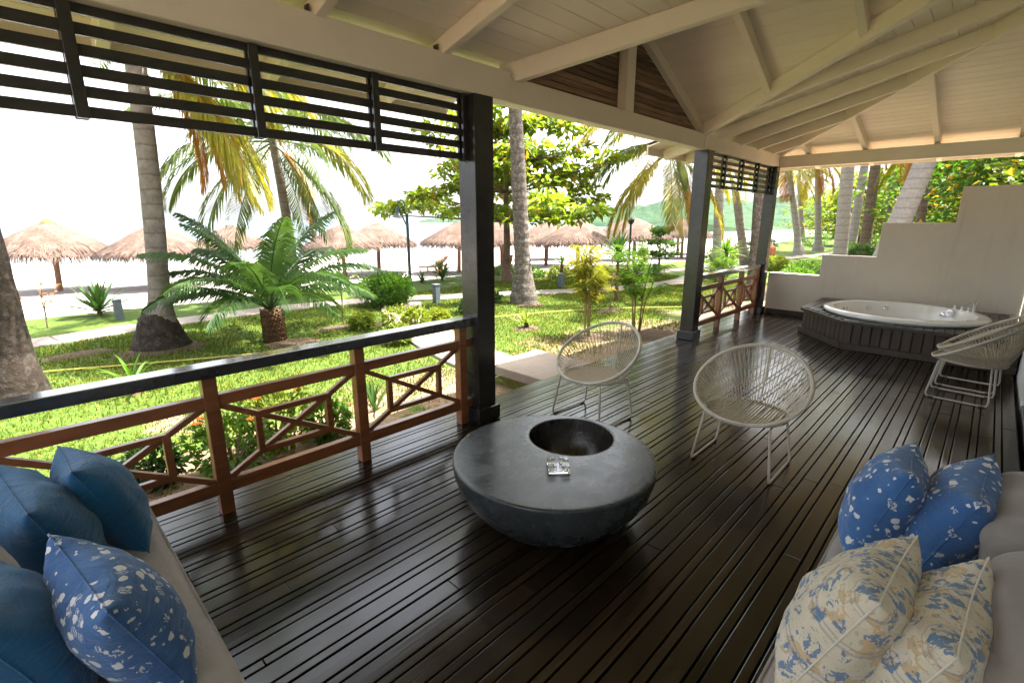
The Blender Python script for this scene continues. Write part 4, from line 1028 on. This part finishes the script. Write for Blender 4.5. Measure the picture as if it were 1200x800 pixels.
for i, (x, y, rx, rz_, mt) in enumerate(((15.6, 3.9, .55, .38, 'leaf_bush'), (17.5, 4.2, .6, .35, 'leaf_dark'), (19.5, 4.6, .6, .35, 'leaf_bush'), (23, 6.6, .5, .3, 'leaf_lime'), (26, 10, .7, .4, 'leaf_lime'), (30, 10.2, .8, .45, 'leaf_bush'), (34, 5.9, .8, .45, 'leaf_bush'), (35.5, 11, .9, .5, 'leaf_bush'), (29.5, 4.6, .6, .45, 'leaf_dark'), (44, 10, 1.2, .7, 'leaf_bush'))):
    bush(x, y, rx, rz_, ['leafy green shrub behind the lowest step of the wall', 'dark green shrub behind the lowest step of the wall', 'green shrub at the bend of the far path', 'yellow green shrub between far palms', 'yellow green shrub by the beach beyond the path', 'green shrub by the beach beyond the path', 'shrub at the foot of the ringed palm trunk', 'large shrub near the far palms at the beach', 'dark shrub behind the second step of the wall', 'large far shrub at the end of the lawn'][i], mt, 900, .13, 70 + i, 'shrubs in the far garden')
# bed along the deck
r = random.Random(9)
for i, (x, y, s, mt) in enumerate(((1.05, 4.3, .30, 'leaf_bush'), (1.5, 4.55, .34, 'leaf_lime'), (1.95, 4.45, .22, 'leaf_bush'), (.55, 4.6, .2, 'leaf_dark'))):
    b = bush(x, y, s, s * .95, ['green leafy plant with orange flowers in the bed below the railing', 'lime leafed plant with orange flowers in the bed below the railing', 'small green plant in the bed below the railing', 'small dark plant in the bed below the railing'][i], mt, 620, .075, 80 + i, 'plants in the bed below the railing', name='bedding_plant', cat='plant')
    if i < 2:
        for k_ in range(5):
            a = r.uniform(0, 6.28); fl = MB()
            for q in range(7): leaf_quad(fl, Vector((0, 0, 0)), Vector((math.cos(q * .9), math.sin(q * .9), .5)), Vector((0, 0, 1)), .05, .035)
            o = lpart(b, 'flower', fl, 'flower_orange'); o.location = (math.cos(a) * s * .7, math.sin(a) * s * .7, s * 1.75)
RL = 'young palm seedling with a few arching leaflets below the railing'
rosette(.85, 7.3, 9, .62, .045, 'young palm seedling with arching leaves on the lawn near the swollen palm base', 'leaf_bush', 3, .12, droop=1.6, name='palm_seedling', elmin=.5)
for i, (x, y, L) in enumerate(((2.62, 4.7, .5), (2.75, 5.0, .42), (.25, 4.9, .45), (-.3, 5.0, .4))):
    rosette(x, y, 9, L, .03, 'slender strap leafed plant in the bare bed below the railing', 'leaf_agave', 20 + i, 0, 'strap plants in the bed', droop=.5, name='strap_plant', elmin=.9)
rosette(3.75, 4.15, 8, .62, .035, 'strap leafed plant with arching leaves beside the stone landing', 'leaf_agave', 31, .1, droop=1.7, name='strap_plant', elmin=.6)
rosette(1.3, 14.3, 46, .98, .075, 'spiky green agave at the edge of the sand past the swollen palm base', 'leaf_agave', 41, .1, droop=.25)
rosette(10.9, 14.1, 44, .92, .07, 'spiky green agave on the strip behind the grey path light', 'leaf_agave', 42, .12, droop=.25)
rosette(9.95, 14.0, 26, .5, .05, 'grey green spiky plant at the foot of the lamp post', 'leaf_agave', 43, .05, droop=.25)
rosette(11.2, 7.0, 40, .82, .08, 'yucca with a spiky head on a thin stem behind the cane clumps', 'leaf_agave', 44, 1.25, droop=.35, name='yucca', elmin=-.3, stem_r=.045)
rosette(19.0, 7.2, 30, .95, .09, 'young fan leafed palm between the palm trunks behind the short railing', 'leaf_bush', 45, .9, droop=.7, name='young_palm', elmin=-.1, stem_r=.1)
rosette(25.0, 8.0, 26, .9, .07, 'spiky green plant by the beach behind the low wall', 'leaf_agave', 46, .3, droop=.4)
rosette(6.05, 8.75, 20, .45, .04, 'pale striped strap plant at the walkway edge', 'leaf_lime', 47, .02, droop=1.0, name='strap_plant', elmin=.4)
rosette(7.0, 6.4, 20, .36, .045, 'small yellow croton in a ring of bare soil on the lawn', 'leaf_lime', 48, .12, droop=.5, name='croton', elmin=.3)
for i, (x, y) in enumerate(((14.6, 10.6), (15.2, 10.9), (13.9, 11.0))):
    rosette(x, y, 14, .6, .06, 'small young palm at the top of the beach', 'leaf_bush', 90 + i, .55, 'young palms at the top of the beach', droop=1.2, name='young_palm', elmin=.1, stem_r=.06)
cane_plant(7.25, 5.1, 1.95, 10, .27, 'clump of yellow stemmed cane palm nearer the open step, leaves turning yellow', 3)
cane_plant(8.15, 4.62, 1.85, 8, .42, 'clump of green cane palm nearer the second black post', 4, 'leaf_bush')
cane_plant(12.2, 4.75, 1.6, 7, .4, 'thin cane palm clump against the second black post', 5, 'leaf_bush')
# saplings
def sapling(x, y, h, label, mat, seed, n=70, bare=False):
    r = random.Random(seed); z0 = lawn_z(x, y) - .02; t = thing('sapling', (x, y, z0), label, 'sapling'); m = MB(); lm = MB()
    m.tube([(0, 0, 0), (.02, 0, h * .5), (0, .02, h)], [.018, .014, .005], 6)
    for i in range(9):
        a = r.uniform(0, 6.28); zz = h * r.uniform(.45, .9); q = Vector((math.cos(a) * .3, math.sin(a) * .3, zz + .22)); m.tube([(0.01, 0, zz), Vector((math.cos(a) * .13, math.sin(a) * .13, zz + .1)), q], [.009, .007, .004], 4)
        for k in range(0 if bare else n // 9):
            leaf_quad(lm, q + rvec(r) * .12, rvec(r) + Vector((0, 0, -.2)), Vector((0, 0, 1)), .12, .05)
        if bare:
            for k in range(3): leaf_quad(lm, q + rvec(r) * .04, rvec(r), Vector((0, 0, 1)), .09, .05)
    lpart(t, 'stem', m, 'stem'); lpart(t, 'leaves', lm, mat)
sapling(4.62, 9.3, 1.55, 'thin staked sapling on the lawn between the cycad and the round shrub', 'leaf_lime', 1)
sapling(9.0, 11.9, .95, 'bare twiggy sapling beside the round shrub', 'leaf_red', 2, bare=True)
sapling(.38, 13.4, .75, 'small twiggy plant with red leaves at the sand edge', 'leaf_red', 3, bare=True)
sapling(9.85, 6.3, 1.25, 'thin straight sapling on the lawn behind the cane clumps', 'leaf_cane', 4)
# bare soil rings
def soil(x, y, rx, ry, seed):
    m = MB(); N = 22; pts = [(0, 0, .018)]
    for i in range(N):
        a = 2 * math.pi * i / N; q = 1 + .25 * nz((math.cos(a), math.sin(a), 0), 1.5, seed); pts.append((rx * q * math.cos(a), ry * q * math.sin(a), -.02))
    mids = [(p[0] * .6, p[1] * .6, .022) for p in pts[1:]]
    m.v = pts + mids; m.f = [(0, 1 + N + i, 1 + N + (i + 1) % N) for i in range(N)] + [(1 + N + i, 1 + i, 1 + (i + 1) % N, 1 + N + (i + 1) % N) for i in range(N)]
    struct('soil_patch', m.mesh('soil_patch', 'soil', smooth=True, angle=80), (x, y, lawn_z(x, y) + .012))
for i, q in enumerate(((1.62, 9.7, .75, .5), (3.3, 8.6, .5, .4), (4.4, 9.2, .55, .25), (7.0, 6.4, .32, .28), (7.25, 5.1, .45, .4), (8.25, 4.5, .6, .5), (9.8, 6.3, .5, .25), (.6, 10.2, .5, .28), (5.3, 8.9, .5, .25), (9.2, 8.3, .5, .4), (12.5, 9.0, .3, .2))): soil(*q, i)

# ------------------------------------------------------------------ beach things
def umbrella_mesh():
    r = random.Random(2); cone = MB(); H, RR = 1.15, 2.1
    prof = [(.10, H), (.55, .98), (1.1, .66), (1.7, .26), (2.05, .0), (1.95, -.04), (1.0, .55), (.1, .9)]
    cone.lathe(prof, 36, caps=False); st = MB()
    for i in range(2300):
        s = r.random() ** .6; a = r.uniform(0, 6.283); rad = .12 + 1.98 * s; z = H * (1 - s) ** .95 * .98 + .05
        out = Vector((math.cos(a), math.sin(a), 0)); tan = Vector((-math.sin(a), math.cos(a), 0)); L = r.uniform(.22, .5); sl = -.58 + r.uniform(-.12, .10)
        p = out * rad + Vector((0, 0, z)); q = p + (out * .86 + Vector((0, 0, sl)) + tan * r.uniform(-.25, .25)).normalized() * L
        if rad + L * .8 > RR + .1: q = p + (out * .5 + Vector((0, 0, -.9)) + tan * r.uniform(-.3, .3)).normalized() * L * .8
        w = tan * r.uniform(.012, .035); st.add([p - w, p + w, q + w * .5, q - w * .5], [(0, 1, 2, 3)])
    for i in range(420):
        a = r.uniform(0, 6.283); out = Vector((math.cos(a), math.sin(a), 0)); tan = Vector((-math.sin(a), math.cos(a), 0)); p = out * r.uniform(1.95, 2.12) + Vector((0, 0, r.uniform(-.02, .1)))
        q = p + (out * .35 + Vector((0, 0, -1)) + tan * r.uniform(-.3, .3)).normalized() * r.uniform(.15, .34); w = tan * r.uniform(.012, .03); st.add([p - w, p + w, q + w * .4, q - w * .4], [(0, 1, 2, 3)])
    return cone.mesh('thatch_roof', 'thatch', smooth=True), st.mesh('thatch_straw', 'thatch'), MB().tube([(0, 0, 0), (.02, .01, 1.2), (0, 0, 2.5)], [.11, .10, .09], 10).mesh('pole', 'pole_wood', smooth=True), MB().lathe([(.26, -.06), (.22, .10), (.10, .20), (.02, .22)], 12).mesh('cap', 'thatch_cap', smooth=True)
UM = umbrella_mesh()
UL = ['with orange cap and leaning pole, past the agave', 'with orange cap, behind the swollen palm trunk', 'between the swollen palm and the slim palm', 'seen between the slim palm and the round shrub', 'just behind the lamp post hook', 'behind the reddish brown palm trunk', 'with a wooden lounger beneath, behind the dark palm', 'nearest the lawn edge, behind the clumps of cane palm', 'in the back row behind the broadleaf tree', 'beside the dark garden torch']
UP = [(1.44, 27.96, 1.0, .06), (4.6, 25.2, 1.0, -.03), (8.4, 28.4, .92, .02), (11.7, 22.9, .95, .03), (13.9, 23.4, 1.0, -.04), (16.6, 20.0, .95, .02), (19.4, 19.6, .95, .0), (19.6, 14.5, .98, .02), (23.2, 19.6, 1.0, .03), (25.0, 14.6, 1.0, -.02), (30, 18.6, 1.0, .02), (34, 16.0, 1.0, .0), (38.5, 18.5, 1.0, .02), (28.5, 24, 1.0, 0)]
for i, (x, y, s, ln) in enumerate(UP):
    lab = 'thatched beach umbrella ' + UL[i] if i < 10 else 'thatched beach umbrella in the row on the white sand'
    t = thing('beach_umbrella', (x, y, beach_z(x, y) - .05), lab, 'beach umbrella', 'thatched beach umbrellas', rz=i * 1.3)
    o = link('pole', UM[2], t); rf = link('thatch_roof', UM[0], t, (0, 0, 1.62)); link('thatch_straw', UM[1], rf)['kind'] = 'stuff'
    if i in (0, 1): link('cap', UM[3], rf, (0, 0, 1.06))
    t.scale = (s, s, s * random.Random(i).uniform(.93, 1.06)); t.rotation_euler = (ln, ln * .5, i * 1.3)
def lounger(x, y, rz):
    t = thing('sun_lounger', (x, y, beach_z(x, y)), 'wooden sun lounger on the sand under a thatched umbrella', 'sun lounger', 'sun loungers on the sand', rz=rz)
    lpart(t, 'frame', MB().box(-.9, .9, -.33, .33, .26, .32), 'lounger_wood', bevel=.008)
    lpart(t, 'backrest', MB().bar((.3, 0, .33), (.95, 0, .80), .62, .04), 'lounger_wood', bevel=.006)
    for sx_ in (-.8, .7):
        for sy_ in (-.28, .28): lpart(t, 'leg', MB().box(sx_ - .03, sx_ + .03, sy_ - .03, sy_ + .03, 0, .258), 'lounger_wood')
for q in ((18.9, 18.9, .6), (16.4, 21.9, .2), (30, 17.0, .3)): lounger(*q)

# lamp post, path lights, hose, pot, branch
lp = thing('lamp_post', (9.18, 13.57, lawn_z(9.18, 13.57)), 'dark green lamp post with a hooked arm and bell shade', 'lamp post')
lpart(lp, 'post', MB().tube([(0, 0, 0), (0, 0, .25), (0, 0, .26), (0, 0, 2.3)], [.07, .07, .052, .046], 12), 'metal_teal', smooth=True)
dv = Vector((-.72, .70, 0))
hk = [Vector((0, 0, 1.95)) + dv * .04] + [Vector((0, 0, 2.45)) + dv * (.16 + .115 * math.cos(a)) + Vector((0, 0, .14 * math.sin(a) + .1)) for a in np.linspace(0, math.pi, 9)] + [Vector((0, 0, 2.40)) + dv * .275]
lpart(lp, 'arm', MB().tube(hk, .022, 8), 'metal_teal', smooth=True)
o = lpart(lp, 'lamp_shade', MB().lathe([(.035, .17), (.05, .12), (.06, .04), (.075, 0), (.14, -.08), (.18, -.10), (.17, -.105)], 24, caps=False), 'metal_teal', smooth=True); o.location = Vector((0, 0, 2.30)) + dv * .275; o.scale = (1.2, 1.2, 1.2)
g = lpart(lp, 'bulb_glass', MB().lathe([(.15, -.10), (.12, -.14), (.05, -.155), (.005, -.157)], 20), 'lamp_glass', smooth=True); g.location = o.location
for i, (x, y, h, lab) in enumerate(((1.55, 13.45, .42, 'grey path light on the strip between path and sand by the agave'), (7.72, 10.25, .46, 'grey square path light where walkway and path meet'), (12.3, 9.75, .42, 'grey path light by the path behind the tall dark palm trunk'), (17.4, 9.2, .45, 'grey path light by the path beside the small round tree'))):
    t = thing('path_light', (x, y, lawn_z(x, y)), lab, 'path light', 'grey path lights')
    lpart(t, 'body', MB().box(-.075, .075, -.075, .075, -.05, h), 'bollard_grey', bevel=.008); lpart(t, 'cap', MB().box(-.085, .085, -.085, .085, h + .002, h + .035), 'bollard_grey', bevel=.01)
t = thing('torch_lamp', (16.6, 9.9, lawn_z(16.6, 9.9)), 'thin dark garden torch post beside the small round tree', 'garden torch')
lpart(t, 'post', MB().tube([(0, 0, 0), (0, 0, 1.95)], [.045, .04], 8), 'metal_teal', smooth=True); lpart(t, 'head', MB().lathe([(.05, 1.95), (.11, 2.02), (.13, 2.12), (.02, 2.2)], 12), 'metal_teal', smooth=True)
def hose(pts, label):
    P = [(x, y, lawn_z(x, y) + .035 + .01 * math.sin(x * 3)) for x, y in pts]; fine = []
    for i in range(len(P) - 1):
        for f in np.linspace(0, 1, 8, endpoint=False): fine.append(tuple(Vector(P[i]).lerp(Vector(P[i + 1]), f) + Vector((0, .04 * math.sin((i + f) * 2.1), 0))))
    c = Vector(fine[0]); o = link('garden_hose', MB().tube([Vector(p) - c for p in fine], .014, 6).mesh('garden_hose', 'hose_yellow', smooth=True), None, c); tag(o, label, 'hose')
hose([(-1.5, 9.9), (.07, 9.32), (1.3, 8.78), (2.9, 8.05), (4.0, 7.75), (5.0, 7.9)], 'yellow garden hose lying across the lawn behind the railing')
hose([(5.9, 8.0), (7.2, 7.6), (8.57, 7.22), (9.78, 6.62), (11.44, 5.25), (13, 4.2)], 'yellow garden hose lying across the lawn past the dark palm trunk')
t = thing('hydrant', (24.0, 7.2, lawn_z(24, 7.2)), 'small red terracotta topped post by the far path', 'hydrant')
lpart(t, 'post', MB().tube([(0, 0, 0), (0, 0, .5)], [.11, .10], 10), 'bollard_grey', smooth=True); lpart(t, 'cap', MB().lathe([(.12, .5), (.26, .6), (.26, .9), (.12, 1.02), (.02, 1.04)], 14), 'terracotta', smooth=True)

# grass blades near the veranda
def grass():
    n = 150000
    u = rng.random(n); X = rng.uniform(-2.5, 18, n); Y = 3.5 + 8.8 * rng.random(n) ** 1.25
    keep = np.ones(n, bool)
    nn = np.array([nz((x, y, 0), .9, 0) for x, y in zip(X[::1], Y[::1])]) if False else np.zeros(n)
    # thin out on the trodden bed along the deck and on the paving
    pn = np.sin(X * 2.1 + 1.3 * np.sin(Y * 1.7)) * .5 + np.sin(Y * 3.3 + X * .7) * .35
    bed = np.clip((6.0 - Y) / 2.3, 0, 1)
    keep &= (pn + 1.2 * rng.random(n)) > (bed * 2.6 - .55)
    keep &= ~((X > 4.15) & (X < 5.35) & (Y < 4.8))
    wx = np.interp(Y, [4.6, 5.6, 7.0, 8.7, 10.2, 11.1], [4.72, 4.85, 5.2, 5.8, 6.6, 7.3]); keep &= ~((np.abs(X - wx) < .56) & (Y > 4.4) & (Y < 11.3))
    py = np.interp(X, [-8, 0, 2.2, 5, 7, 8.6, 10.2, 12, 14, 16.5, 20], [11.9, 11.75, 12.2, 12.2, 11.6, 10.75, 9.9, 8.8, 8.1, 7.7, 8.3]); keep &= np.abs(Y - py) > .5
    X = X[keep]; Y = Y[keep]; n = len(X)
    Z = np.array([lawn_z(a, b) for a, b in zip(X, Y)]) - .004
    d = np.hypot(X, Y); h = rng.uniform(.018, .05, n) * (1 + d / 25); w = rng.uniform(.003, .006, n) * (1 + d / 7); az = rng.uniform(0, 6.283, n); ln = rng.uniform(.1, .9, n) * h
    P = np.stack([X, Y, Z], 1); S = np.stack([-np.sin(az) * w, np.cos(az) * w, 0 * w], 1); T = P + np.stack([np.cos(az) * ln, np.sin(az) * ln, h], 1)
    V = np.stack([P - S, P + S, T], 1).reshape(-1, 3)
    dry = rng.random(n) < .22
    for name, mask, mat in (('grass', ~dry, 'grass_blade'), ('dry_grass', dry, 'grass_dry')):
        vv = V.reshape(-1, 3, 3)[mask].reshape(-1, 3); me = bpy.data.meshes.new(name); k = len(vv) // 3
        me.vertices.add(3 * k); me.vertices.foreach_set('co', vv.astype(np.float32).ravel())
        me.loops.add(3 * k); me.loops.foreach_set('vertex_index', np.arange(3 * k, dtype=np.int32))
        me.polygons.add(k); me.polygons.foreach_set('loop_start', np.arange(0, 3 * k, 3, dtype=np.int32))
        me.update(calc_edges=True); me.materials.append(MATS[mat])
        o = link(name, me); tag(o, 'short green blades of the lawn' if name == 'grass' else 'dry yellow blades scattered through the lawn', 'grass', None, 'stuff')
grass()
# fallen leaves and dirt on the deck edge and bed
lm = MB(); r = random.Random(77)
for i in range(260):
    x = r.uniform(-1.5, 7); y = r.uniform(3.5, 5.6)
    if 4.2 < x < 5.3 and y < 4.7: continue
    leaf_quad(lm, Vector((x, y, lawn_z(x, y) + .02)), Vector((r.uniform(-1, 1), r.uniform(-1, 1), .1)), Vector((r.uniform(-.3, .3), 0, 1)), r.uniform(.05, .1), r.uniform(.02, .045))
o = link('fallen_leaves', lm.mesh('fallen_leaves', 'leaf_red')); tag(o, 'dry brown leaves scattered over the bed below the railing', 'leaves', None, 'stuff')

# ------------------------------------------------------------------ sea haze
hz_ = NT('haze'); vol = hz_.n('VolumePrincipled'); vol.inputs['Color'].default_value = (.86, .92, 1, 1); vol.inputs['Density'].default_value = .00005; vol.inputs['Anisotropy'].default_value = .3
hz_.l(vol.outputs[0], hz_.out.inputs['Volume'])
o = link('haze', MB().box(-4200, 4200, -120, 6100, -4.2, 60).mesh('haze', 'haze')); o['kind'] = 'stuff'; o['label'] = 'thin bluish sea haze';
